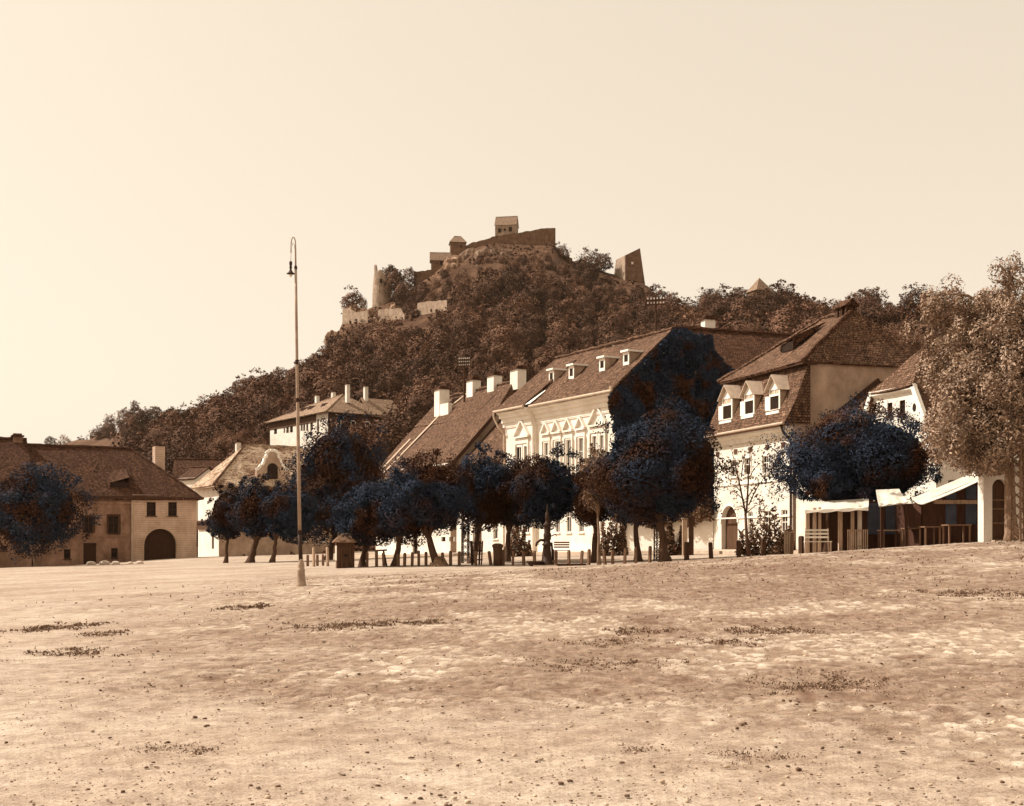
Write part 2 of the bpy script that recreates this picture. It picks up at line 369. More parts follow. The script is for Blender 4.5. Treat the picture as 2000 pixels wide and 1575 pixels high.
def window(par,o,y=0.0,depth=.12,bars=(1,1),fm=None,pm=None,surround=0.0,sill=True,name='window'):
    """sash window in an opening: frame with glazing bars, pane behind"""
    a,b,l,t=o[:4]; w=min(.05,(b-a)*.08); yy=y+depth; mb=MB()
    mb.box(a,a+w,yy-.05,yy,l,t).box(b-w,b,yy-.05,yy,l,t).box(a+w,b-w,yy-.05,yy,t-w,t).box(a+w,b-w,yy-.05,yy,l,l+w)
    for k in range(bars[0]):
        x=a+(b-a)*(k+1)/(bars[0]+1); mb.box(x-w*.4,x+w*.4,yy-.047,yy,l+w,t-w)
    for k in range(bars[1]):
        z=l+(t-l)*(k+1)/(bars[1]+1)+(t-l)*.12; mb.box(a+w,b-w,yy-.044,yy-.003,z-w*.4,z+w*.4)
    if sill: mb.box(a-.1,b+.1,y-.1,y+.03,l-.1,l-.01)
    if surround:
        g=surround; mb.box(a-g,a-.003,y-.05,y+.02,l,t+g).box(b+.003,b+g,y-.05,y+.02,l,t+g).box(a-.003,b+.003,y-.053,y+.02,t+.003,t+g)
    f=mb.build(name,fm or M['trim'],par)
    MB().box(a,b,yy+.005,yy+.03,l,t).build('pane',pm or M['pane'],f)
    return f
def chimney(par,x,y,z0,z1,w,d,m=None,cap=True,pots=0):
    c=MB().box(x-w/2,x+w/2,y-d/2,y+d/2,z0,z1).build('chimney',m or M['white'],par)
    k=MB()
    if cap: k.box(x-w/2-.14,x+w/2+.14,y-d/2-.14,y+d/2+.14,z1+.003,z1+.16).box(x-w/2+.05,x+w/2-.05,y-d/2+.05,y+d/2-.05,z1+.16,z1+.34)
    if cap: k.build('chimney_cap',M['tileD'],c)
    return c
def ridge_cap(par,pts,r=.13,m=None):
    out=[]
    for a,b in zip(pts[:-1],pts[1:]):
        a=Vector(a); b=Vector(b); n=max(2,int((b-a).length/.5))
        for k in range(n): out.append(a.lerp(b,k/n)+Vector((0,0,random.uniform(-.03,.04))))
    out.append(Vector(pts[-1])); MB().tube(out,[r*random.uniform(.8,1.2) for _ in out],6).build('ridge_tiles',m or M['tile'],par)

# ------------------------------------------------------------------ foliage
def leaf_mesh(name, pos, nrm, size, m, rs, mats=None, aspect=1.0):
    n=len(pos); nrm=nrm/np.maximum(np.linalg.norm(nrm,axis=1,keepdims=True),1e-6)
    t=np.cross(nrm,rs.normal(size=(n,3))); t/=np.maximum(np.linalg.norm(t,axis=1,keepdims=True),1e-6); b=np.cross(nrm,t)
    s=(size*rs.uniform(.55,1.35,n))[:,None]*.5
    v=np.empty((n,4,3)); v[:,0]=pos-t*s*1.25*aspect; v[:,1]=pos-b*s*.8+nrm*s*.2; v[:,2]=pos+t*s*1.25*aspect; v[:,3]=pos+b*s*.8+nrm*s*.2
    me=bpy.data.meshes.new(name); me.vertices.add(4*n); me.vertices.foreach_set('co',v.reshape(-1)); me.loops.add(4*n); me.loops.foreach_set('vertex_index',np.arange(4*n,dtype=np.int32))
    me.polygons.add(n); me.polygons.foreach_set('loop_start',np.arange(0,4*n,4,dtype=np.int32)); me.polygons.foreach_set('loop_total',np.full(n,4,dtype=np.int32))
    me.materials.append(m); me.update(calc_edges=True); return me
def unit(rs,n):
    d=rs.normal(size=(n,3)); return d/np.linalg.norm(d,axis=1,keepdims=True)
def crown_points(rs, R, nl, n, lobe=(.26,.46), flat=0.0, gap=.0, spread=(.35,.78)):
    R=np.array(R); d=unit(rs,nl); c=d*R*rs.uniform(*spread,(nl,1)); c[0]=0
    r=rs.uniform(*lobe,nl)*R.mean(); r[0]=R.mean()*.5
    e=np.linalg.norm(c/R,axis=1)+r/R.mean(); c=c*np.where(e>1.0,np.maximum(1.0-r/R.mean(),.1)/np.maximum(e-r/R.mean(),.05),1.0)[:,None]
    w=r**2; idx=rs.choice(nl,n,p=w/w.sum()); dd=unit(rs,n)
    pos=c[idx]+dd*(r[idx]*(1-.3*rs.rand(n)**2.2+.10*rs.rand(n)**3))[:,None]*np.array([1,1,R[2]/R[:2].mean()*.5+.5])
    keep=np.ones(n,bool)
    for k in range(nl):
        q=np.linalg.norm(pos-c[k],axis=1)/r[k]; keep&=~((q<.72)&(idx!=k))
    if gap>0: keep&=rs.rand(n)>gap*(vnoise(pos[:,0]*1.1+pos[:,1]*.7,pos[:,2]*1.1+9,5)>.55)
    if flat: keep&=pos[:,2]>-R[2]*flat
    return pos[keep], dd[keep]
def crown(name, rs, R, nl, n, size, m, upright=.0, gap=.0, flat=0.0, core=.0, ragged=.42, warp=0, seed_=1.7, **kw):
    p,d=crown_points(rs,R,nl,n,gap=gap,flat=flat,**kw)
    nr=d*1.0+rs.normal(size=d.shape)*ragged+np.array([0,0,upright])
    sz=np.full(len(p),size)
    if warp:
        Rm=np.mean(R); k=int(len(p)*.16); ns=26; cd_=unit(rs,ns); cd_[:,2]=np.where(cd_[:,2]<-.75,-cd_[:,2],cd_[:,2]); ci=rs.randint(0,ns,k); off=unit(rs,k)*(rs.rand(k,1)**.5)*Rm*rs.uniform(.07,.2,ns)[ci][:,None]
        pe=cd_[ci]*np.array(R)*rs.uniform(.93,1.08,ns)[ci][:,None]+off; p=np.concatenate([p,pe]); nr=np.concatenate([nr,off/Rm*4+rs.normal(size=pe.shape)*.6]); sz=np.concatenate([sz,np.full(k,size)])
        f=1.25/Rm; w3=np.stack([fbm(p[:,1]*f+3,p[:,2]*f+seed_,1,3),fbm(p[:,0]*f+9,p[:,2]*f+seed_,2,3),fbm(p[:,0]*f+seed_,p[:,1]*f+p[:,2]*f*.6+5,3,3)],1)-.45; p=p+w3*Rm*warp
    if core:
        k=int(n*core); q=unit(rs,k)*(rs.rand(k,1)**.4)*np.array(R)*.74
        if flat: q=q[q[:,2]>-R[2]*flat*.8]
        p=np.concatenate([p,q]); nr=np.concatenate([nr,rs.normal(size=q.shape)]); sz=np.concatenate([sz,np.full(len(q),size*1.5)])
    return leaf_mesh(name,p,nr,sz,m,rs)

def limb_tree(rs, base, top, r0, crown_c, R, nlimb=6, twigs=0):
    """tapered trunk from base to top with limbs reaching into the crown; coordinates relative to base"""
    mb=MB(); b=Vector((0,0,-.25)); t=Vector(top); k=[]
    for i in range(7):
        q=i/6; k.append(b.lerp(t,q)+Vector((rs.normal()*.03,rs.normal()*.03,0))*(0 if i==0 else 1))
    mb.tube(k,[r0*(1.75 if i==0 else 1.25 if i==1 else 1-.07*i) for i in range(7)],12)
    for j in range(nlimb):
        a=2*math.pi*(j+rs.rand()*.6)/nlimb; el=rs.uniform(.15,1.1)
        e=Vector(crown_c)+Vector((math.cos(a)*math.cos(el)*R[0]*.8,math.sin(a)*math.cos(el)*R[1]*.8,math.sin(el)*R[2]*.75-.1*R[2]))
        s=t.lerp(b,rs.uniform(.0,.18)); mid=s.lerp(e,.5)+Vector((0,0,R[2]*.12))
        mb.tube([s,s.lerp(mid,.5)+Vector((0,0,.05)),mid,e],[r0*.55,r0*.42,r0*.28,r0*.08],7)
        for q in range(twigs):
            e2=e+Vector((rs.normal()*R[0]*.25,rs.normal()*R[1]*.25,abs(rs.normal())*R[2]*.25)); mb.tube([mid.lerp(e,.4+.5*rs.rand()),e2],[r0*.12,r0*.03],5)
    return mb
def tree(label, px, Y, box, r0=.16, n=9000, nl=26, size=.19, lm='leafSq', bark='bark', fork=None, group=None, seed=0, lean=0.0, name='leafy_tree', gap=.06, twigs=1, dy=0.0, flat=.86, core=.3, warp=.55, **kw):
    kw.setdefault('lobe',(.17,.48)); kw.setdefault('spread',(.32,.9)); nl=int(nl*1.3)
    rs=np.random.RandomState(100+seed); b=G(px,Y); x0,x1,y0,y1=box
    c=P((x0+x1)/2,(y0+y1)/2,Y)-b; c.y=dy; k_=1.05; R=((x1-x0)/2/F*Y*k_,(x1-x0)/2/F*Y*1.0,(y1-y0)/2/F*Y*1.06); n=int(n*3.6); size=size*.50
    e=empty(name,b,0,label,'tree',group)
    ft=c-Vector((0,0,R[2]*.75)); top=(ft.x*.6+lean,ft.y*.6,max(ft.z,.8))
    limb_tree(rs,b,top,r0,c,R,6,twigs).build('trunk',M[bark],e,True)
    me=crown('crown',rs,R,nl,n,size,M[lm],.1,gap,flat,core=core,warp=warp,seed_=seed*1.37,ragged=.3,**kw); me.transform(Matrix.Translation(c)); link('crown',me,e)
    return e

# ================================================================== SETTING
def grid_mesh(name, xs, ys, Z, m, attrs=None, smooth=True):
    nx,ny=len(xs),len(ys); X,Y=np.meshgrid(xs,ys); co=np.stack([X,Y,Z],-1).reshape(-1,3)
    i=np.arange(nx*ny).reshape(ny,nx); q=np.stack([i[:-1,:-1],i[:-1,1:],i[1:,1:],i[1:,:-1]],-1).reshape(-1,4)
    me=bpy.data.meshes.new(name); me.vertices.add(len(co)); me.vertices.foreach_set('co',co.reshape(-1)); me.loops.add(q.size); me.loops.foreach_set('vertex_index',q.reshape(-1).astype(np.int32))
    me.polygons.add(len(q)); me.polygons.foreach_set('loop_start',np.arange(0,q.size,4,dtype=np.int32)); me.polygons.foreach_set('loop_total',np.full(len(q),4,dtype=np.int32))
    me.polygons.foreach_set('use_smooth',np.full(len(q),smooth)); me.materials.append(m)
    for k,v in (attrs or {}).items():
        a=me.attributes.new(k,'FLOAT','POINT'); a.data.foreach_set('value',v.reshape(-1).astype(np.float32))
    me.update(calc_edges=True); return me
def spaced(a,b,f):
    o=[a]
    while o[-1]<b: o.append(o[-1]+f(o[-1]))
    o[-1]=b; return o
xh=spaced(0,26,lambda x:.045 if x<5 else .045+.006*(x-5))+spaced(26.3,90,lambda x:.5+.05*(x-26))[0:]+[120,170,260,420,650,900]
xs=np.array([-x for x in xh[::-1]]+xh[1:]); 
ys=np.array([-300,-150,-60,-30,-15,-8,-3,0,2,4]+spaced(5.2,75,lambda y:max(.035,.0062*y))+spaced(76,160,lambda y:1.2)+[175,200,260,400,700,1200])
X,Y=np.meshgrid(xs,ys)
WP=[]
def ground_masks(X,Y):
    warp=fbm(X*.35,Y*.35,1)-.5
    cob=sstep(-2.2,2.2,Y-(10.6-.75*X)+warp*7)*sstep(-3,3,X+.16*Y+2.5+warp*6)
    cob=np.maximum(cob,.75*sstep(-1.5,2,Y-13+warp*5)*sstep(.5,.62,fbm(X*.13+4,Y*.13,2)))*(1-sstep(44,56,Y))
    gp=fbm(X*.28+31,Y*.28+7,4,5); gp2=fbm(X*.75+3,Y*.6,6,4)
    band=.075*sstep(20,27,Y)*(1-sstep(40,47,Y))*sstep(-9,0,X+.05*Y)
    grass=sstep(.40,.57,gp*.5+gp2*.5+band)*sstep(-3,3,Y-(9.5-.3*X)+warp*5)*(.3+.7*sstep(-8,4,X+.12*Y))*(1-sstep(48,58,Y))
    wob=fbm(X*2.2,Y*2.2,2)
    for wx_,wy_,ww in WP:
        d=np.hypot((X-wx_)/(ww*1.1),(Y-wy_)/(ww*.9)); grass=np.maximum(grass,np.clip(1.5-d*1.1-(wob-.3)*1.6,0,1)*.95)
    return cob,grass
TUFTS=((480,1187,.5),(640,1226,.7),(700,1224,.45),(780,1221,.6),(835,1218,.4),(125,1226,.6),(75,1232,.4),(205,1240,.35),(130,1277,.55),(395,1466,.14),(380,1461,.1),(300,1463,.05),(1495,1234,.4),(1540,1236,.35),(1610,1340,.6),(1570,1346,.35),(1660,1338,.3),(1960,1163,.9),(1880,1160,.5),(1095,1302,.5),(1190,1258,.5),(1235,1235,.4),(1400,1255,.4),(1260,1300,.4),(1480,1480,.22),(1250,1470,.14))
def gpix(px,py):
    u=(px-CX)/F; v=(HZ-py)/F; Y_=20.0
    for _ in range(40): Y_=max(5,min(70,Y_+(gz(u*Y_,Y_)-EYE-v*Y_)/v*.7))
    return u*Y_,Y_
WP+=[(*gpix(a,b),c) for a,b,c in TUFTS]
cob,grass=ground_masks(X,Y)
wx=X*6.2+1.9*fbm(X*1.3,Y*1.3,3); wy=Y*3.9+1.9*fbm(X*1.3+9,Y*1.3,2)
f1,f2,cid=worley(wx,wy); near=1-sstep(48,70,np.hypot(X,Y))
dome=sstep(.05,.20,f2-f1)*sstep(.34,.66,cid)
joint=(1-sstep(.02,.16,f2-f1))*cob*(.4+.6*vnoise(X*1.1,Y*1.1,4))
stone=np.clip(dome*cob*(.2+1.1*cid)*(1-.7*grass),0,1); tuftn=sstep(.5,.75,fbm(X*3.1,Y*2.4,6,3)); grass=np.clip(grass*(.55+.65*tuftn)+.55*joint*near+.35*tuftn*cob*near*sstep(.42,.55,fbm(X*.5,Y*.5,1)),0,1)
Z=gz_np(X,Y)+near*(.017*dome*cob*(.3+cid)+.05*(fbm(X*.5,Y*.5,5)-.47)+.035*(fbm(X*1.7,Y*1.7,2)-.47)*(1+.6*grass)+.03*(fbm(X*5,Y*5,1,3)-.45)*(.6+1.6*grass))-(Y>165)*2.5-(np.abs(X)>300)*3
gme=grid_mesh('ground',xs,ys,Z,M['ground'],{'stone':stone*near,'grass':grass,'soil':cob*near})
tag(link('ground',gme),kind='structure')

# hill: ridge distance and skyline of bare earth per bearing
_hc=np.array([(-3000,900,1000,420),(-800,900,930,420),(-200,900,893,420),(0,900,880,420),(100,880,870,400),(215,820,846,330),(262,640,822,235),(330,540,818,205),(380,515,812,190),(440,500,786,180),(500,490,753,172),(560,490,738,170),
  (620,497,704,172),(652,503,668,178),(672,510,622,190),(740,520,594,200),(800,525,566,205),(850,530,532,210),(890,535,500,215),(960,545,470,215),(1080,545,474,215),(1112,545,506,215),(1200,540,536,205),
  (1256,535,548,200),(1300,500,592,185),(1400,430,606,170),(1500,410,596,160),(1620,400,610,152),(1750,390,612,150),(1900,380,592,150),(2100,370,596,148),(2600,350,640,150),(4000,350,800,160)],float)
def hz(X,Y):
    X=np.asarray(X,float); Y=np.asarray(Y,float)
    px=CX+F*X/np.maximum(Y,1); Yr=np.interp(px,_hc[:,0],_hc[:,1]); pr=np.interp(px,_hc[:,0],_hc[:,2]); Yf=np.interp(px,_hc[:,0],_hc[:,3])
    zr=EYE+(HZ-pr)/F*Yr; z0=gz_np(np.clip(X,-70,60),np.minimum(Y,150))+.0
    t=np.clip((Y-Yf)/(Yr-Yf),0,1); k=np.interp(px,[300,480,700,1100,1300,2000],[1.0,1.0,1.12,1.2,1.0,1.0])
    z=z0+(zr-z0)*(t**k*(.85+.15*t))
    b=np.clip((Y-Yr)/260,0,1); z=np.where(Y>Yr, zr-(.45*zr)*b*b*(3-2*b)-(Y-Yr)*.02, z)
    bump=(fbm(X*.03,Y*.03,2)-.47)*6*sstep(.05,.3,t)*(1-sstep(.75,.95,t))
    return z+bump+(Y<190)*(-1.6)*(1-sstep(150,190,Y))
def Hp(px,Y): 
    X=(px-CX)/F*Y; return Vector((X,Y,float(hz(X,Y))))
pxs=np.concatenate([np.linspace(-2600,-200,25),np.linspace(-150,2200,190),np.linspace(2260,4200,26)]); hy=np.concatenate([np.linspace(152,640,122),np.linspace(650,1500,30)])
PX,HY=np.meshgrid(pxs,hy); HX=(PX-CX)/F*HY; HZg=hz(HX,HY)
hme=grid_mesh('hill',pxs,hy,HZg,M['hill'])
co=np.stack([HX,HY,HZg],-1).reshape(-1); hme.vertices.foreach_set('co',co); hme.update(); tag(link('hill',hme),kind='structure')

def crag(px,py,Y,w,h,d,seed,mt='rock'):
    """rocky outcrop sticking out of the slope"""
    rs=np.random.RandomState(seed); n=26; m=18; c=P(px,py,Y); V=[];Fc=[]
    for j in range(m+1):
        th=math.pi*j/m
        for i in range(n):
            ph=2*math.pi*i/n; x,y,z=math.sin(th)*math.cos(ph),math.sin(th)*math.sin(ph),math.cos(th)
            k=.62+.75*float(fbm(np.array(x*1.6+seed),np.array(z*.9+y*1.3),seed%6,4))+.25*abs(math.sin(x*7+seed))*.5
            V.append((c.x+x*w*k,c.y+y*d*k,c.z+z*h*k))
    for j in range(m):
        for i in range(n):
            a=j*n+i; b=j*n+(i+1)%n; Fc.append((a,a+n,b+n,b))
    me=bpy.data.meshes.new('crag'); me.from_pydata(V,[],Fc); me.materials.append(M[mt]); me.update(); tag(link('crag',me),kind='structure')
for k,(px,py,Y,w,h,d) in enumerate([(900,530,530,5,6,5),(922,512,533,6,5,5),(950,512,529,7,5,6),(985,508,531,7,4,5),(930,552,514,6,7,6),(905,566,510,5,5,5),(960,550,514,7,5,6),(1000,530,522,7,4,5),(1035,508,535,6,3,4),(985,585,495,7,5,5),
    (720,628,500,6,5,5),(745,638,496,7,4,5),(690,622,502,4,6,4),(1040,540,515,6,4,5),(880,590,500,5,4,4),(775,615,503,4,4,4),(655,668,490,4,4,4),(1075,524,530,5,3,4),(888,522,526,5,5,4),(880,545,520,5,6,5),(900,548,519,5,6,4),(866,560,516,4,4,4)]): crag(px,py,Y,w,h,d,k+3,'rockL' if 9<k<17 or k>17 else 'rock')

# ================================================================== CASTLE
def ygr(px,py):
    yq=np.linspace(float(np.interp(px,_hc[:,0],_hc[:,1])),float(np.interp(px,_hc[:,0],_hc[:,3])),400); zq=HZ-(hz((px-CX)/F*yq,yq)-EYE)/yq*F
    return float(yq[np.argmax(zq>py)])
def wall_run(name,label,cat,top,bot,Y,m,th=1.6,group=None,Ys=None):
    """fortification wall: crest outline standing at its own distance, with thickness"""
    rw=random.Random(int(top[0][0])); Ys=Ys or [Y]*len(top); nt_,nb_,ny_=[],[],[]
    for i in range(len(top)-1):
        k=max(1,int(abs(top[i+1][0]-top[i][0])/5))
        for j in range(k): q=j/k; nt_.append((top[i][0]+(top[i+1][0]-top[i][0])*q,top[i][1]+(top[i+1][1]-top[i][1])*q+rw.uniform(-1.1,1.3))); nb_.append((bot[i][0]+(bot[i+1][0]-bot[i][0])*q,bot[i][1]+(bot[i+1][1]-bot[i][1])*q)); ny_.append(Ys[i]+(Ys[i+1]-Ys[i])*q)
    top=nt_+[top[-1]]; bot=nb_+[bot[-1]]; Ys=ny_+[Ys[-1]]
    mb=MB(); n=len(top); o=P(top[0][0],bot[0][1],Ys[0])
    T=[P(*t,y)-o for t,y in zip(top,Ys)]; B=[P(*b,y)-o-Vector((0,0,3.5)) for b,y in zip(bot,Ys)]
    w=Vector((0,th,0))
    for i in range(n-1):
        mb.face(B[i],B[i+1],T[i+1],T[i]); mb.face(B[i]+w,T[i]+w,T[i+1]+w,B[i+1]+w); mb.face(T[i],T[i+1],T[i+1]+w,T[i]+w)
    mb.face(B[0],T[0],T[0]+w,B[0]+w); mb.face(B[-1],B[-1]+w,T[-1]+w,T[-1])
    b=mb.build(name,m); b.location=o; return tag(b,label,cat,group)
wall_run('terrace_wall','long dark fortification wall along the castle crest, under the gabled house','castle wall',
   [(908,480),(930,472),(962,463),(1000,457),(1040,450),(1052,447),(1085,446)],[(908,500),(930,496),(962,500),(1000,500),(1040,498),(1052,495),(1085,490)],541,M['stone'])
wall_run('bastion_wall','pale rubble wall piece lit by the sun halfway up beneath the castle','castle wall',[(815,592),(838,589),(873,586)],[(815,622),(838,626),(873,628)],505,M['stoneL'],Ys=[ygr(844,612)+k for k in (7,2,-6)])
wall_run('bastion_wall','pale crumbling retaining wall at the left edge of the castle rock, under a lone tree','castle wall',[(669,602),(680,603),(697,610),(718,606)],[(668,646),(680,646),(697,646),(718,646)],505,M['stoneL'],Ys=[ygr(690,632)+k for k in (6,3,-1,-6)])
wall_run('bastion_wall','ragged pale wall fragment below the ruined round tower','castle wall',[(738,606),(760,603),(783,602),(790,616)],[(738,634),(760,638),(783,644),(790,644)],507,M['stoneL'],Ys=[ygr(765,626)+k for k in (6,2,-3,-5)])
wall_run('parapet_wall','low parapet wall between the round tower and the shed-roofed house','castle wall',[(808,531),(825,529),(845,527)],[(808,548),(825,548),(845,548)],528,M['stone'])
wall_run('parapet_wall','short dark garden wall with a white end post below the castle crest','castle wall',[(1072,500),(1096,499),(1118,505)],[(1072,520),(1096,522),(1118,524)],538,M['stone'])
# white pointed post
tb=MB(); c=P(1067,526,536); tb.v=[(-.55,-.3,0),(.75,-.3,0),(.75,.5,0),(-.55,.5,0),(-.1,0,6.6)]; tb.f=[(3,2,1,0),(0,1,4),(1,2,4),(2,3,4),(3,0,4)]
o=tb.build('buttress',M['trim']); o.location=c; tag(o,'slim white pointed buttress at the end of the dark garden wall on the hill','buttress')
# broken curtain wall at the right
e=empty('curtain_wall',P(1221,545,530),0,'tall broken curtain wall with slanting top and two faces, right of the hilltop tree','castle wall')
def poly_wall(name,pts,m,par,o,back):
    A=[P(*q)-o for q in pts]; Bk=[a+Vector(back) for a in A]; mb=MB(); mb.face(*A); mb.face(*Bk[::-1])
    for i in range(len(A)): mb.face(A[i],Bk[i],Bk[(i+1)%len(A)],A[(i+1)%len(A)])
    return mb.build(name,m,par)
o0=e.location
poly_wall('lit_face',[(1198,548,541),(1221,552,530),(1221,499,530),(1203,508,540)],M['stoneL'],e,o0,(.9,1.4,0))  # sunlight put in the colour: paler stone than the other face
sf=poly_wall('shaded_face',[(1221.3,556,530),(1260,556,532),(1250,485,532),(1221.3,499,530)],M['stone'],e,o0,(0,1.6,0))  # same wall, shade put in the colour as darker stone
MB().box(-.4,.4,-.05,.6,-.5,.5).build('loophole',M['trim'],sf).location=P(1235,514,529.8)-o0
# ruined round tower
def round_tower():
    b=P(746,594,519); e=empty('round_tower',b,0,'ruined round tower with one jagged spike at its left edge, on the hilltop','tower'); n=28; mb=MB(); H=17
    rows=14
    for j in range(rows+1):
        q=j/rows
        for i in range(n):
            a=2*math.pi*i/n; lim=H*(.76+.05*math.sin(a*3+1)+.02*math.sin(a*7)); d=abs((a-math.pi+math.pi)%(2*math.pi)-math.pi)
            d=abs(((a-math.pi*1.02)+math.pi)%(2*math.pi)-math.pi); lim+=H*.28*max(0,1-d/.8)
            r=4.3-1.1*q+.12*math.sin(a*5+q*9); mb.v.append((r*math.cos(a),r*math.sin(a),q*lim-2*(1-q)))
    for j in range(rows):
        for i in range(n):
            a=j*n+i; b2=j*n+(i+1)%n; mb.f.append((a,b2,b2+n,a+n))
    w=mb.build('wall',M['stoneL'],e,False,.9)
    MB().box(-.5,.5,-4.2,-3,8.2,9.8).build('loophole',M['pane'],e)
    MB().box(1.4,2.3,-4.0,-2.2,7.2,9).build('loophole',M['pane'],e)
round_tower()
def gable_house(name,label,cat,px,py,Y,w,d,hw,hr,rot,mw,mr,wins=(),ov=.35,hip=0.0,group=None,base=None,zs=2.5):
    e=empty(name,base or P(px,py,Y),math.radians(rot),label,cat,group); mb=MB()
    mb.face((0,0,-zs),(w,0,-zs),(w,0,hw),(0,0,hw)); mb.face((w,d,-zs),(0,d,-zs),(0,d,hw),(w,d,hw))
    for x,s in ((0,-1),(w,1)):
        p=[(x,0,-zs),(x,d,-zs),(x,d,hw)]+([] if hip else [(x,d/2,hw+hr)])+[(x,0,hw)]
        mb.face(*(p if s<0 else p[::-1]))
    mb.build('wall',mw,e); r=MB(); k=ov*hr/(d/2)
    h=min(hip,w/2-.02)
    if hip:
        A,B,C2,D2=(-ov,-ov,hw-k*.6),(w+ov,-ov,hw-k*.6),(w+ov,d+ov,hw-k*.6),(-ov,d+ov,hw-k*.6); E,Fp=(h,d/2,hw+hr),(w-h,d/2,hw+hr)
        r.patch(A,B,Fp,E); r.patch(C2,D2,E,Fp); r.patch(B,C2,(w-h,d/2+.01,hw+hr),Fp); r.patch(D2,A,E,(h,d/2+.01,hw+hr))
    else:
        r.patch((-ov,-ov,hw-k),(w+ov,-ov,hw-k),(w+ov,d/2,hw+hr),(-ov,d/2,hw+hr)); r.patch((w+ov,d+ov,hw-k),(-ov,d+ov,hw-k),(-ov,d/2,hw+hr),(w+ov,d/2,hw+hr))
    ro=r.build('roof',mr,e,False,.14); ridge_cap(ro,[(h if hip else -ov,d/2,hw+hr+.05),((w-h) if hip else w+ov,d/2,hw+hr+.05)],.12,mr)
    for (x,z,ww,hh) in wins:
        f=MB().box(x-ww/2-.12,x+ww/2+.12,-.06,-.003,z-.12,z+hh+.12).build('window',M['trim'] if mw in (M['white'],M['whiteC']) else M['wood'],e)
        MB().box(x-ww/2,x+ww/2,-.09,-.063,z,z+hh).build('pane',M['pane'],f)
    return e
gable_house('castle_house','small gabled house with pale walls standing on the very top of the castle','house',967,461,547,9.4,6.5,5.0,4.2,-9,plaster('ruin_plaster',rgb(.46,.33,.235),.55),M['tileV'],[(2.0,1.4,1.2,1.7),(4.4,2.0,.8,1.0),(6.9,1.7,1.3,1.9)],.3)
gable_house('castle_tower','dark hip-roofed square tower on the rock, left of the topmost house','tower',880,492,538,6.6,6,4.6,2.9,6,M['stone'],M['tileV'],[(4.6,1.9,.8,1.1)],.5,1.7,zs=5)
gable_house('castle_house','half-ruined castle house with a single sloping roof and open pillars, left of the hip-roofed tower','house',842,528,532,8.2,5,5.0,3.2,4,M['stone'],M['tileV'],[(4.4,2.2,1.0,2.2),(6.4,2.2,1.0,2.2)],.6)
# far pyramid roof
e=empty('far_tower',P(1483,576,404),.4,'pale pyramid-roofed tower peeping over trees of the right-hand ridge','tower'); MB().box(-2.8,2.8,-2.8,2.8,-4,1).build('wall',M['stone'],e)
mb=MB(); mb.v=[(-3.2,-3.2,.9),(3.2,-3.2,.9),(3.2,3.2,.9),(-3.2,3.2,.9),(0,0,5.6)]; mb.f=[(0,1,4),(1,2,4),(2,3,4),(3,0,4),(3,2,1,0)]; mb.build('roof',M['tileV'],e)

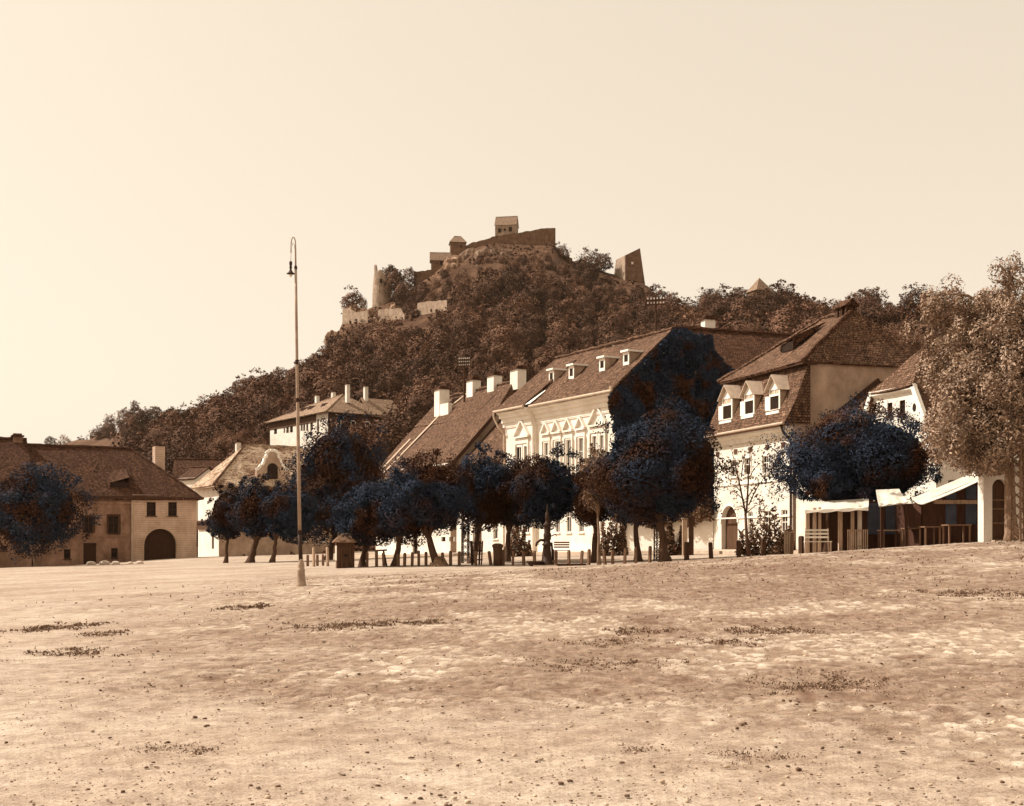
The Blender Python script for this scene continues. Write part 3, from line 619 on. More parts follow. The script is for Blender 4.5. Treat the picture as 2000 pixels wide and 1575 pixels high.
# ================================================================== VILLA on the slope
def villa():
    th=math.atan2(-.81,.58); rr=Vector((.58,-.81)); cz=EYE+(HZ-802)/F*260; cx,cy=(640-CX)/F*260,260.0; L=29
    f=Fr('villa','long pale villa with a low hipped roof among the trees on the castle slope','villa',(cx-.58*L,cy+.81*L),th,cz-7.4)
    H=7.4; D=13
    ops=[]
    for x0,x1,y0,y1 in [(535,541,832,848),(554,557,826,846),(559,564,825,846),(566,572,824,845),(587,591,821,842),(592,596,820,842),(598,602,820,842),(606,611,822,840),(619,623,819,843)]:
        ops.append(f.rect(x0,x1,y0,y1))
    mb=MB(); facade(mb,0,L,-3,H,ops,0,.4); mb.face((L,D,-3),(0,D,-3),(0,D,H),(L,D,H)); mb.face((0,D,-3),(0,0,-3),(0,0,H),(0,D,H))
    mb.build('wall',M['whiteC'],f.e); MB().face((L,0,-3),(L,D,-3),(L,D,H),(L,0,H)).build('shade_dark_wall',M['woodD'],f.e)  # right wall coloured dark to imitate deep shade; no real boarding
    for o in ops: window(f.e,o,0,.35,(0,0),M['dark'],sill=False)
    # timber frieze band under the eaves
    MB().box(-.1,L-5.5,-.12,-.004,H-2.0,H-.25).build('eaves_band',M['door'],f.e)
    r=MB(); ov=1.0; zr=H+4.4
    A,B,C2,D2=(-ov,-ov,H-.3),(L+ov,-ov,H-.3),(L+ov,D+ov,H-.3),(-ov,D+ov,H-.3); E=(6.5,D/2,zr-1); Fp=(L-5.5,D/2,zr)
    r.patch(A,B,Fp,E,.03); r.patch(B,C2,(L-5.5,D/2+.02,zr),Fp,.03); r.patch(C2,D2,E,Fp,.03); r.patch(D2,A,E,(6.5,D/2+.02,zr-1),.03)
    ro=r.build('roof',M['tileV'],f.e,False,.2); ridge_cap(ro,[E,Fp],.14,M['tileV']); ridge_cap(ro,[Fp,B],.12,M['tileV']); ridge_cap(ro,[E,A],.12,M['tileV'])
    for x in (5,11.5,15.5,22): 
        d=MB(); d.v=[(x-.9,2.2,H+1.55),(x+.9,2.2,H+1.55),(x,2.2,H+2.25),(x,4.4,H+2.6)]; d.f=[(0,1,2),(0,2,3),(2,1,3)]; d.build('roof_vent',M['dark'],f.e)
    for x,y in ((L-2.5,D/2-.5),(L-3.5,D-2),(9,D/2+1),(17,D/2+1)): chimney(f.e,x,y,H+2.2,H+ (6.2 if x>20 else 5.6),.8,.8,M['whiteC'],True)
    # rear wing to the right
    w=MB(); w.box(L-8,L,D+.01,D+4,-3,H-.6); w.build('wing_wall',M['greyL'],f.e); r=MB(); x0,x1=L-9,L+1; y1=D+5
    r.patch((x1,D-3,H-.7),(x1,y1,H-.7),((x0+x1)/2,y1,zr-.6),((x0+x1)/2,D-3,zr-.6),.03); r.patch((x0,y1,H-.7),(x0,D-3,H-.7),((x0+x1)/2,D-3,zr-.6),((x0+x1)/2,y1,zr-.6),.03); r.build('wing_roof',M['tileV'],f.e,False,.2)
    wo=(L+.003,); 
    for y in (2.5,6,9.5):
        q=MB().box(L+.004,L+.06,y-.6,y+.6,3.2,5.6).build('window',M['trim'],f.e); MB().box(L+.063,L+.08,y-.45,y+.45,3.35,5.45).build('pane',M['pane'],q)
villa()

# ================================================================== LEFT SIDE OF THE SQUARE
TL=math.atan2(.49,.872)
def left_house():
    L=16.2; o=(-33.4-.872*L,130-.49*L); zb=-.75; f=Fr('gate_house','broad grey town house with a big round-arched gateway at the left of the square','house',o,TL,zb); H=6.56-zb; D=11
    xs_=f.at(258,1000)[0]; 
    ops=[f.rect(165,182,1010,1040),f.rect(212,232,1008,1042),f.rect(163,188,1061,1104),f.rect(125,138,1073,1092),f.rect(217,230,1071,1090),f.rect(100,116,1012,1042)]
    ops2=[f.rect(286,304,981,1008),f.rect(328,345,981,1008),f.rect(281,344,1033,1098)+(True,)]
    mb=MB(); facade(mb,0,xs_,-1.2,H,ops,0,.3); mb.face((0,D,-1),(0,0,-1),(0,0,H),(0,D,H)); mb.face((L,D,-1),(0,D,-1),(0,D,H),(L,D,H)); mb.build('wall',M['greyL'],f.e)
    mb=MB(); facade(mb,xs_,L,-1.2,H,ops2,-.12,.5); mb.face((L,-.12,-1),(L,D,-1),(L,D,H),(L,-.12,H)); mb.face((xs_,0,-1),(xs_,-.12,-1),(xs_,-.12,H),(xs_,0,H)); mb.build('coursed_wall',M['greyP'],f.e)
    for o_ in ops[:2]+ops[5:]: window(f.e,o_,0,.2,(1,1),M['woodD'],surround=.18)
    for o_ in ops[3:5]: window(f.e,o_,0,.2,(0,1),M['woodD'],surround=0)
    a,b,l,t=ops[2]; MB().box(a,b,.18,.24,l,t).build('door',M['dark'],f.e)
    for o_ in ops2[:2]: window(f.e,o_,-.12,.2,(1,2),M['woodD'])
    a,b,l,t,_=ops2[2]; g=MB().box(a,b,.3,.37,l,t).build('gate',M['dark'],f.e); 
    for k in range(7): 
        x=a+(b-a)*(k+.5)/7; MB().box(x-.015,x+.015,.27,.298,l,t-.4).build('gate_batten',M['woodD'],g)
    r0=(b-a)/2; ring=[(x,z) for x,z in arc(a-.18,b+.18,t-r0)]; inn=[(x,z) for x,z in arc(a,b,t-r0)][::-1]; MB().extrude_y(ring+inn,-.19,-.123).build('arch_surround',M['greyP'],f.e)
    MB().box(-.05,xs_-.1,-.1,-.004,2.95,3.12).build('string_course',M['greyL'],f.e); MB().box(-.05,xs_-.1,-.16,-.004,H-1.0,H-.75).build('frieze',M['greyL'],f.e)
    MB().box(-.3,L+.3,-.5,.0,H-.42,H-.2).build('eaves_board',M['woodD'],f.e)
    MB().tube([(xs_-.05,-.2,H-.3),(xs_-.05,-.2,-.5)],.07,8).build('downpipe',M['zinc'],f.e)
    r=MB(); ov=.6; zr=H+5.15; e0=H-.35; R1=(L-5.6,D/2,zr); R0=(-.6,D/2,zr)
    r.patch((-.6,-ov,e0),(L+ov,-ov,e0),R1,R0,.07); r.patch((L+ov,-ov,e0),(L+ov,D+ov,e0),(L-5.6,D/2+.02,zr),R1,.07); r.patch((L+ov,D+ov,e0),(-.6,D+ov,e0),R0,R1,.07)
    ro=r.build('roof',M['tileD'],f.e,False,.16); ridge_cap(ro,[R0,R1],.16,M['tileD']); ridge_cap(ro,[R1,(L+ov,-ov,e0)],.14,M['tileD'])
    x,z=f.at(310,922,5.0); chimney(f.e,x,5.0,z-2,f.at(310,873,5.0)[1],1.05,1.2,M['greyP'],False)
    x,z=f.at(230,955,1.2); d=MB(); d.v=[(x-.9,.7,z),(x+1.1,.7,z),(x+1.1,.7,z+1.2),(x-.9,.7,z+.6),(x+1.1,2.9,z+2.2),(x-.9,2.9,z+2.0)]; d.f=[(3,2,4,5),(0,3,5),(1,4,2)]; dd=d.build('roof_hatch',M['tileD'],f.e,False,.08)
    MB().box(x-.8,x+1.0,.75,.8,z,z+.7).build('hatch_opening',M['pane'],dd)
left_house()
def left_tall():
    L=15.0; s=16.4; o=(-33.4-.872*(s+L),130-.49*(s+L)); zb=-1.2; f=Fr('tall_roof_house','dark house with a taller tiled roof at the far left edge, behind the leafy tree','house',o,TL,zb); H=6.3-zb; D=11.5
    ops=[f.rect(-2,18,1012,1042),f.rect(30,44,1014,1043),f.rect(0,14,1066,1076),f.rect(45,58,1064,1074)]
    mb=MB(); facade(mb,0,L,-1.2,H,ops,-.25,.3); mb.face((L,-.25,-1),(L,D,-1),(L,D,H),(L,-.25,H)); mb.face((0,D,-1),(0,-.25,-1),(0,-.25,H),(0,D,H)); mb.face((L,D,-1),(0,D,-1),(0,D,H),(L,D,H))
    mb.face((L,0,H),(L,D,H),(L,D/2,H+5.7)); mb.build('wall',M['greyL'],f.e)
    for o_ in ops: window(f.e,o_,-.25,.2,(1,0),M['woodD'])
    r=MB(); zr=H+6.0; r.patch((-.4,-.8,H-.3),(L+.35,-.8,H-.3),(L+.35,D/2,zr),(-.4,D/2,zr),.07); r.patch((L+.35,D+.6,H-.3),(-.4,D+.6,H-.3),(-.4,D/2,zr),(L+.35,D/2,zr),.07)
    ro=r.build('roof',M['tileD'],f.e,False,.16); ridge_cap(ro,[(-.4,D/2,zr),(L+.35,D/2,zr)],.16,M['tileD'])
    x,z=f.at(34,850,D/2); chimney(f.e,x,D/2,zr-1,z-.2,.9,.9,M['greyL'],True)
left_tall()
def hip_house():
    o=(-33.4,140.0); zb=-.1; f=Fr('hip_roof_house','white house with a pale tiled hip roof and a curved gable dormer','house',o,TL,zb); L=14.5; D=8.8; H=EYE+(HZ-950)/F*140-zb
    ops=[f.rect(590,600,1050,1058),f.rect(628,637,1050,1058),f.rect(462,474,965,990),f.rect(520,532,965,990)]
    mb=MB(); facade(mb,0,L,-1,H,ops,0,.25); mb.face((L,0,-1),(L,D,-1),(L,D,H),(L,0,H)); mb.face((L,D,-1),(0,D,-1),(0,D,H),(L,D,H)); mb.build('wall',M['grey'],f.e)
    MB().face((0,D,-1),(0,0,-1),(0,0,H),(0,D,H)).build('side_wall',M['white'],f.e)  # sunlit side stays white; the front wall carries its shade in the colour
    # shaded moulding band halfway up the lit side and a porch roof there
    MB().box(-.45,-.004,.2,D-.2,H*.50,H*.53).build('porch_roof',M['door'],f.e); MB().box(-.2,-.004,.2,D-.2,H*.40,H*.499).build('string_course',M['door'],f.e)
    MB().box(-.03,-.004,2.0,2.8,1.0,3.0).build('side_door',M['door'],f.e)
    for o_ in ops: window(f.e,o_,0,.18,(0,0),M['trim'])
    MB().box(-.75,L+.7,-.75,.0,H-.1,H+.12).box(-.75,.0,.0,D+.7,H-.1,H+.12).build('cornice',M['grey'],f.e)
    r=MB(); ov=.85; zr=EYE+(HZ-868)/F*145-zb; e0=H+.14; R0=(4.4,D/2,zr); R1=(L-3,D/2,zr)
    r.patch((-ov,-ov,e0),(L+ov,-ov,e0),R1,R0,.05); r.patch((-ov,D+ov,e0),(-ov,-ov,e0),R0,(4.4,D/2+.02,zr),.05); r.patch((L+ov,-ov,e0),(L+ov,D+ov,e0),(L-3,D/2+.02,zr),R1,.05); r.patch((L+ov,D+ov,e0),(-ov,D+ov,e0),R0,R1,.05)
    ro=r.build('roof',M['tileL'],f.e,False,.14); ridge_cap(ro,[R0,R1],.13,M['tileL']); ridge_cap(ro,[R0,(-ov,-ov,e0)],.14,M['tile'])
    x,z=f.at(465,888,5.5); chimney(f.e,x,5.5,z-1.5,f.at(465,865,5.5)[1],.55,.55,M['whiteC'],True)
    # baroque gable dormer
    q=lambda px,py: f.at(px,py,.15)
    cx=q(532,930)[0]; zs_=[q(532,y)[1] for y in (941,921,918,903,897,886,883)]
    hw=q(563,930)[0]-cx; 
    half=[(hw,zs_[0]),(hw,zs_[1]),(hw*.78,zs_[2]),(hw*.62,(zs_[2]+zs_[3])/2),(hw*.52,zs_[3]),(hw*.47,zs_[4]),(hw*.38,zs_[4]+.05)]+[(hw*.38*math.cos(math.pi*k/12),zs_[4]+.05+(zs_[6]-zs_[4])*math.sin(math.pi*k/12)) for k in range(1,6)]
    out=[(cx+x,z) for x,z in half]+[(cx,zs_[6]+.02)]+[(cx-x,z) for x,z in half[::-1]]
    g=MB().extrude_y(out,.1,.45).build('gable_dormer',M['grey'],f.e)
    edge=[Vector((x,.27,z+.06)) for x,z in out[1:-1]]; t=MB()
    for a,b in zip(edge[:-1],edge[1:]): t.bar(a,b,.26,.55)
    t.build('coping',M['trim'],g)
    wx=.62; z0,z1=q(532,936)[1],q(532,905)[1]; pts=[(cx+wx,z0)]+arc(cx-wx,cx+wx,z1-wx)+[(cx-wx,z0)]; MB().extrude_y(pts,.03,.096).build('arched_window',M['pane'],g)
hip_house()
# little houses glimpsed between
gable_house('small_white_house','small white gable with dark roof peeping between the gateway house and the pale hip roof','house',349,985,175,3.4,5,3.7,1.6,-35,M['white'],M['tileD'],[],.3)
gable_house('low_roof_house','low house with a weathered brown roof behind the white hip-roofed house','house',342,1000,200,7.6,7,6.0,2.8,12,M['greyL'],M['tileD'],[],.4)
gable_house('street_cottage','small white cottage with one tiny window, seen under the trees beside the hut','house',0,0,0,5.5,6,4.0,2.6,-8,M['white'],M['tileD'],[(3.9,1.5,.7,.9)],.4,base=Vector(((733-CX)/F*142,142,EYE+(HZ-1078)/F*142)))

# ================================================================== RIGHT-HAND ROW
TR=math.atan2(-.872,.49); UD=Vector((-.49,.872,0)); C0=Vector((7.17,84,0))
def on_row(s): p=C0+UD*s; return (p.x,p.y)
def house_A():
    L=14.9; zb=.85; f=Fr('classical_house','large white house with a row of pedimented windows and four small roof dormers','house',on_row(L),TR,zb); H=11.9-zb; D=9.0
    xb=f.at(1049,900)[0]; yb=-.42
    up=[f.rect(1064,1072,868,902),f.rect(1085,1093,862,897),f.rect(1107,1116,859,893),f.rect(1131,1140,857,889)]
    big=[f.rect(1158,1166,853,886),f.rect(1172,1180,851,884)]; bayw=[f.rect(1008,1019,877,915,yb),f.rect(1024,1034,874,912,yb)]
    z_up=up[2][3]-.0; lo=[]
    for o in up+big: lo.append((o[0],o[1],1.5,3.35))
    lo[3]=(lo[3][0],lo[3][1],1.5,3.35)
    up=[(a,b,z_up-2.5,z_up) for a,b,_,_ in up]; big=[(a,b,z_up-2.5,z_up) for a,b,_,_ in big]; bayw=[(a,b,z_up-2.7,z_up-.1) for a,b,_,_ in bayw]
    mb=MB(); facade(mb,xb,L,-1,H,up+big+lo,0,.35); mb.face((L,0,-1),(L,D,-1),(L,D,H),(L,0,H)); mb.face((L,D,-1),(0,D,-1),(0,D,H),(L,D,H))
    mb.face((L,0,H),(L,D,H),(L,D/2,H+4.4)); mb.face((0,D,H),(0,0,H),(0,D/2,H+4.4)); mb.face((0,D,-1),(0,yb,-1),(0,yb,H),(0,D,H)); mb.build('wall',M['white'],f.e)
    bl=[(o[0],o[1],1.5,3.35) for o in bayw]
    mb=MB(); facade(mb,0,xb,-1,H,bayw+bl,yb,.35); mb.face((xb,yb,-1),(xb,0,-1),(xb,0,H),(xb,yb,H)); mb.build('bay_wall',M['white'],f.e)
    for o in up+big: window(f.e,o,0,.10,(1,1),surround=.13)
    for o in lo: window(f.e,o,0,.10,(1,1),surround=0)
    for o in bayw: window(f.e,o,yb,.10,(1,1),surround=.13)
    for o in bl: window(f.e,o,yb,.10,(1,1))
    def pediment(cx,w,z,h,y):
        m=MB(); a=(cx-w,y-.12,z); b=(cx+w,y-.12,z); t=(cx,y-.16,z+h)
        m.bar(a,b,.24,.13).bar((cx-w*1.05,y-.12,z+.06),(cx,y-.12,z+h+.06),.24,.13).bar((cx,y-.121,z+h+.06),(cx+w*1.05,y-.121,z+.06),.24,.13)
        m.box(cx-w*.9,cx+w*.9,y-.1,y-.004,z-.5,z-.09)
        for s in (-1,1): m.box(cx+s*w*.88-.07,cx+s*w*.88+.07,y-.16,y-.004,z-3.3,z-.52)
        m.build('pediment',M['white'],f.e)
    for o in up: pediment((o[0]+o[1])/2,.63,z_up+.62,.86,0)
    pediment((big[0][0]+big[1][1])/2,1.12,z_up+.72,1.35,0); pediment((bayw[0][0]+bayw[1][1])/2,1.1,z_up+.62,1.25,yb)
    zs=f.at(1199,802)[1]; 
    for bx in ((xb+.002,L,-.07,-.004,zs-.1,zs+.02),(xb+.002,L,-.09,-.004,3.9,4.12),(0,xb,yb-.07,yb-.004,zs-.1,zs+.02),(0,xb,yb-.09,yb-.004,3.9,4.12)): MB().box(*bx).build('string_course',M['trim'],f.e)
    MB().box(xb+.003,L,-.1,-.004,-.6,.55).build('plinth',M['trim'],f.e)
    # stepped cornice under the gutter
    def corn(y,x0,x1):
        return MB().extrude_x([(y-.004,H-1.25),(y-.10,H-1.25),(y-.10,H-.95),(y-.22,H-.92),(y-.22,H-.62),(y-.42,H-.55),(y-.44,H-.32),(y-.68,H-.24),(y-.70,H-.06),(y-.004,H-.06)],x0,x1)
    corn(0,xb,L+.12).build('cornice',M['white'],f.e); corn(yb,-.3,xb-.003).build('cornice',M['white'],f.e)
    MB().tube([(xb+.2,-.82,H-.02),(L+.5,-.82,H-.02)],.1,8).tube([(L+.5,-.82,H-.05),(L+.5,-.82,H+.28)],.1,8).build('gutter',M['zinc'],f.e)
    MB().tube([(-.5,-.82+yb,H-.02),(xb,-.82+yb,H-.02)],.1,8).tube([(-.5,-.82+yb,H-.1),(-.5,-.8+yb,H-.5),(-.15,-.55+yb,H-1.3),(-.08,yb-.12,H-1.8),(-.08,yb-.12,-.5)],.075,8).build('gutter',M['zinc'],f.e)
    # roof with dormers
    zr=16.5-zb; e0=H+.02; ov=.85
    r=MB(); r.patch((xb-.1,-ov,e0),(L+.3,-ov,e0),(L+.3,D/2,zr),(xb-.1,D/2,zr),.05); r.patch((-.45,-ov+yb,e0),(xb-.1,-ov+yb,e0),(xb-.1,D/2,zr+.02),(-.45,D/2,zr+.02),.05); r.patch((L+.3,D+.5,e0),(-.45,D+.5,e0),(-.45,D/2,zr),(L+.3,D/2,zr),.05)
    ro=r.build('roof',M['tile'],f.e,False,.14); ridge_cap(ro,[(-.45,D/2,zr+.05),(L+.3,D/2,zr+.05)],.14,M['tile'])
    sl=(zr-e0)/(D/2+ov)
    MB().face((xb-.05,-ov-.2,e0+.1),(xb+.35,-ov+.0,e0+.18),(xb+.5,.45,e0+sl*(ov+.45)+.1),(xb+.32,.5,e0+sl*(ov+.5)+.1)).build('valley_flashing',M['trim'],f.e,False,.03)
    for px,pt,pb in ((1078,724,748),(1117,715,738),(1177,700,722),(1224,688,710)):
        y=1.55; x,zb2=f.at(px,pb,y); _,zt=f.at(px,pt,y)
        yb_=(zt-e0)/sl-ov+.0; hw=.36; m=MB(); m.face((x-hw,y,zb2-.3),(x+hw,y,zb2-.3),(x+hw,y,zt),(x-hw,y,zt)); m.face((x+hw,y,zb2-.3),(x+hw,yb_,zt),(x+hw,y,zt)); m.face((x-hw,y,zt),(x-hw,yb_,zt),(x-hw,y,zb2-.3))
        d=m.build('dormer',M['grey'],f.e); MB().box(x-hw-.12,x+hw+.12,y-.22,yb_+.5,zt+.003,zt+.14).build('dormer_roof',M['trim'],d)
        fr=MB().box(x-hw,x-hw+.13,y-.06,y-.004,zb2,zt-.003).box(x+hw-.13,x+hw,y-.06,y-.004,zb2,zt-.003).box(x-hw,x+hw,y-.065,y-.004,zb2-.12,zb2+.1).box(x-hw,x+hw,y-.063,y-.004,zt-.2,zt-.003).build('dormer_window',M['trim'],d)
        MB().box(x-hw+.13,x+hw-.13,y-.03,y-.006,zb2+.1,zt-.2).build('pane',M['pane'],fr)
    for px,pt in ((1155,681),(1205,669)): 
        x,z=f.at(px,pt,D/2+.6); chimney(f.e,x,D/2+.6,z-1.6,z,1.3 if px>1180 else .8,.6,M['white'],False)
    # ivy over the whole gable
    rs=np.random.RandomState(5); n=70000; y=rs.uniform(-.9,D+1.1,n); z=rs.uniform(-.5,16.6-zb,n)
    top=np.where(y<D/2,H+4.55*(1-np.abs(y-D/2)/(D/2+.35)),H+4.55-1.8*(np.clip(y-D/2,0,9)/(D/2))**2.5); nz=fbm(y*.95+2,z*.95,3,5); lim=top+.2
    keep=(z<lim+ (nz-.5)*.9)&(y>-.75+ .6*(z<8.2)+(nz-.5)*1.2+.5*(z>H+1))&(y<D+.55+(nz-.5)*1.6); y=y[keep]; z=z[keep]; nz=nz[keep]
    x=L+.12+ .15+2.4*np.clip(nz-.3,0,1)*(.5+.5*np.sin(np.clip(y/D,0,1)*math.pi))+rs.uniform(-.12,.12,len(y))
    pos=np.stack([x,y,z],1); nr=np.stack([np.full(len(y),1.0),rs.normal(size=len(y))*.5,.35+rs.normal(size=len(y))*.5],1)
    me=leaf_mesh('ivy',pos,nr,.2,M['leafIvy'],rs); o=link('ivy',me); o.location=f.o; o.rotation_euler=(0,0,TR); tag(o,'dense dark ivy smothering the whole right-hand gable of the large white house','ivy')
house_A()
def house_B():
    s0=25.5; L=16.3; zb=.62; f=Fr('steep_roof_house','long house with a huge steep tiled roof and four white chimneys along it','house',on_row(s0+L),TR,zb); H=8.5-zb; D=14.2
    ops=[f.rect(862,870,1049,1058),f.rect(877,885,1049,1058),(2.0,3.0,1.0,2.6),(5,6,1.0,2.6),(8.5,9.6,-.2,2.2)]
    mb=MB(); facade(mb,0,L,-1,H,ops,0,.3); mb.face((L,D,-1),(0,D,-1),(0,D,H),(L,D,H)); mb.face((0,D,-1),(0,0,-1),(0,0,H),(0,D/2,H+7.2),(0,D,H)); mb.build('wall',M['white'],f.e)
    zr=16.1-zb; zh=13.1-zb; th=(zh-H)/(zr-H)*D/2
    MB().face((L,0,-1),(L,D,-1),(L,D,H),(L,D-th,zh-.15),(L,th,zh-.15),(L,0,H)).build('gable_wall',M['grey'],f.e)  # shade of this end put in the render colour
    for o in ops: window(f.e,o,0,.22,(0,0),M['woodD'],sill=False)
    r=MB(); ov=.5; k=ov*(zr-H)/(D/2); e0=H-k
    # slopes cut by the half hip at the near end
    r.patch((-.5,-ov,e0),(L+.35,-ov,e0),(L+.35,th,zh),(-.5,th,zh),.06); r.patch((-.5,th,zh),(L+.35,th,zh),(L-1.5,D/2,zr),(-.5,D/2,zr),.06)
    r.patch((L+.35,D+ov,e0),(-.5,D+ov,e0),(-.5,D-th,zh),(L+.35,D-th,zh),.06); r.patch((L+.35,D-th,zh),(-.5,D-th,zh),(-.5,D/2,zr),(L-1.5,D/2,zr),.06)
    r.patch((L+.4,th-.05,zh-.1),(L+.4,D-th+.05,zh-.1),(L-1.5,D/2+.02,zr),(L-1.5,D/2,zr),.04)
    ro=r.build('roof',M['tile'],f.e,False,.15); ridge_cap(ro,[(-.5,D/2,zr+.05),(L-1.5,D/2,zr+.05)],.15,M['tile']); ridge_cap(ro,[(L-1.5,D/2,zr),(L+.4,th,zh)],.11,M['tile'])
    MB().bar((L+.38,-ov,e0-.12),(L+.38,th,zh-.12),.12,.3).build('verge_board_or_shade',M['woodD'],f.e)
    for px,pt,y,w in ((925,744,D/2,1.25),(966,735,D/2,1.25),(1012,723,D/2+.1,1.35)):
        x,z=f.at(px,pt,y); chimney(f.e,x,y,zr-.8,z,w,.9,M['white'])
    y=5.6; x,z=f.at(863,762,y); chimney(f.e,x,y,H+3.5,z,1.15,1.1,M['white']); zc=H+(zr-H)*y/(D/2)
    MB().box(x+.55,x+2.4,y-.5,y-.1,zc-.7,zc+.55).build('chimney_flashing',M['white'],f.e)
    # two strips of fresh mortar-washed tiles down the slope
    def strip(xa,xb,y0,y1):
        zf=lambda y:H+(zr-H)*y/(D/2)+.1
        return MB().patch((xa,y0,zf(y0)),(xa+.45,y0,zf(y0)),(xb+.35,y1,zf(y1)),(xb,y1,zf(y1)),.02,.6)
    q=strip(x-1.0,x+.3,-.3,y-.6).build('repair_strip',M['mortar'],f.e,False,.05); q=strip(x-2.4,x-1.9,.2,3.0).build('repair_strip',M['mortar'],f.e,False,.05)
    q=strip(x+.8,x+2.6,y,D/2-.1).build('repair_strip',M['mortar'],f.e,False,.05)
house_B()
def annex():
    s0=15.05; L=9.5; zb=.7; f=Fr('low_link_house','low tiled house squeezed between the steep roof and the large white house','house',on_row(s0+L),TR,zb); H=7.2-zb; D=10
    ops=[(3.0,4.6,-.3,2.6),(6.6,7.4,1.2,2.5),(1.0,1.8,1.2,2.5)]; y0=.12
    mb=MB(); facade(mb,0,L,-1,H,ops,y0,.3); mb.face((0,D,-1),(0,y0,-1),(0,y0,H),(0,D/2,H+4.6),(0,D,H)); mb.face((L,D,-1),(0,D,-1),(0,D,H),(L,D,H)); mb.build('wall',M['white'],f.e)
    MB().box(ops[0][0],ops[0][1],.34,.4,-.3,2.6).build('door',M['door'],f.e)
    for o in ops[1:]: window(f.e,o,y0,.2,(1,1))
    zr=12.75-zb; r=MB(); r.patch((-.25,-.45,H-.15),(L-.05,-.45,H-.15),(L-.05,D/2,zr),(-.25,D/2,zr),.06); r.patch((L-.05,D+.3,H-.15),(-.25,D+.3,H-.15),(-.25,D/2,zr),(L-.05,D/2,zr),.06); r.build('roof',M['tile'],f.e,False,.15)
    MB().bar((-.28,-.45,H-.3),(-.28,D/2,zr-.15),.12,.42).build('verge_board_or_shade',M['woodD'],f.e)
annex()
def barn():
    rp=P(1318,640,98); th=math.radians(20); i=Vector((-math.sin(th),math.cos(th),0)); o=rp-i*5.5; zb=1.5
    f=Fr('rear_wing','long dark-roofed rear wing behind the ivy-covered gable','house',(o.x,o.y),th,zb); L=12.5; D=11; zr=rp.z-zb; H=zr-5.2
    m=MB(); m.face((0,0,-1),(L,0,-1),(L,0,H),(0,0,H)); m.face((0,D,-1),(0,0,-1),(0,0,H),(0,D/2,zr-.1),(0,D,H)); m.face((L,0,-1),(L,D,-1),(L,D,H),(L,D/2,zr-.1),(L,0,H)); m.face((L,D,-1),(0,D,-1),(0,D,H),(L,D,H)); m.build('wall',M['greyL'],f.e)
    r=MB(); r.patch((-.2,-.6,H-.5),(L+.3,-.6,H-.5),(L+.3,D/2,zr),(-.2,D/2,zr),.07); r.patch((L+.3,D+.6,H-.5),(-.2,D+.6,H-.5),(-.2,D/2,zr),(L+.3,D/2,zr),.07); ro=r.build('roof',M['tileD'],f.e,False,.15); ridge_cap(ro,[(-.2,D/2,zr+.04),(L+.3,D/2,zr+.04)],.15,M['tileD'])
    x,z=f.at(1383,626,D/2+1); chimney(f.e,x,D/2+1,zr-1.6,z,.95,.7,M['white'],True)
barn()

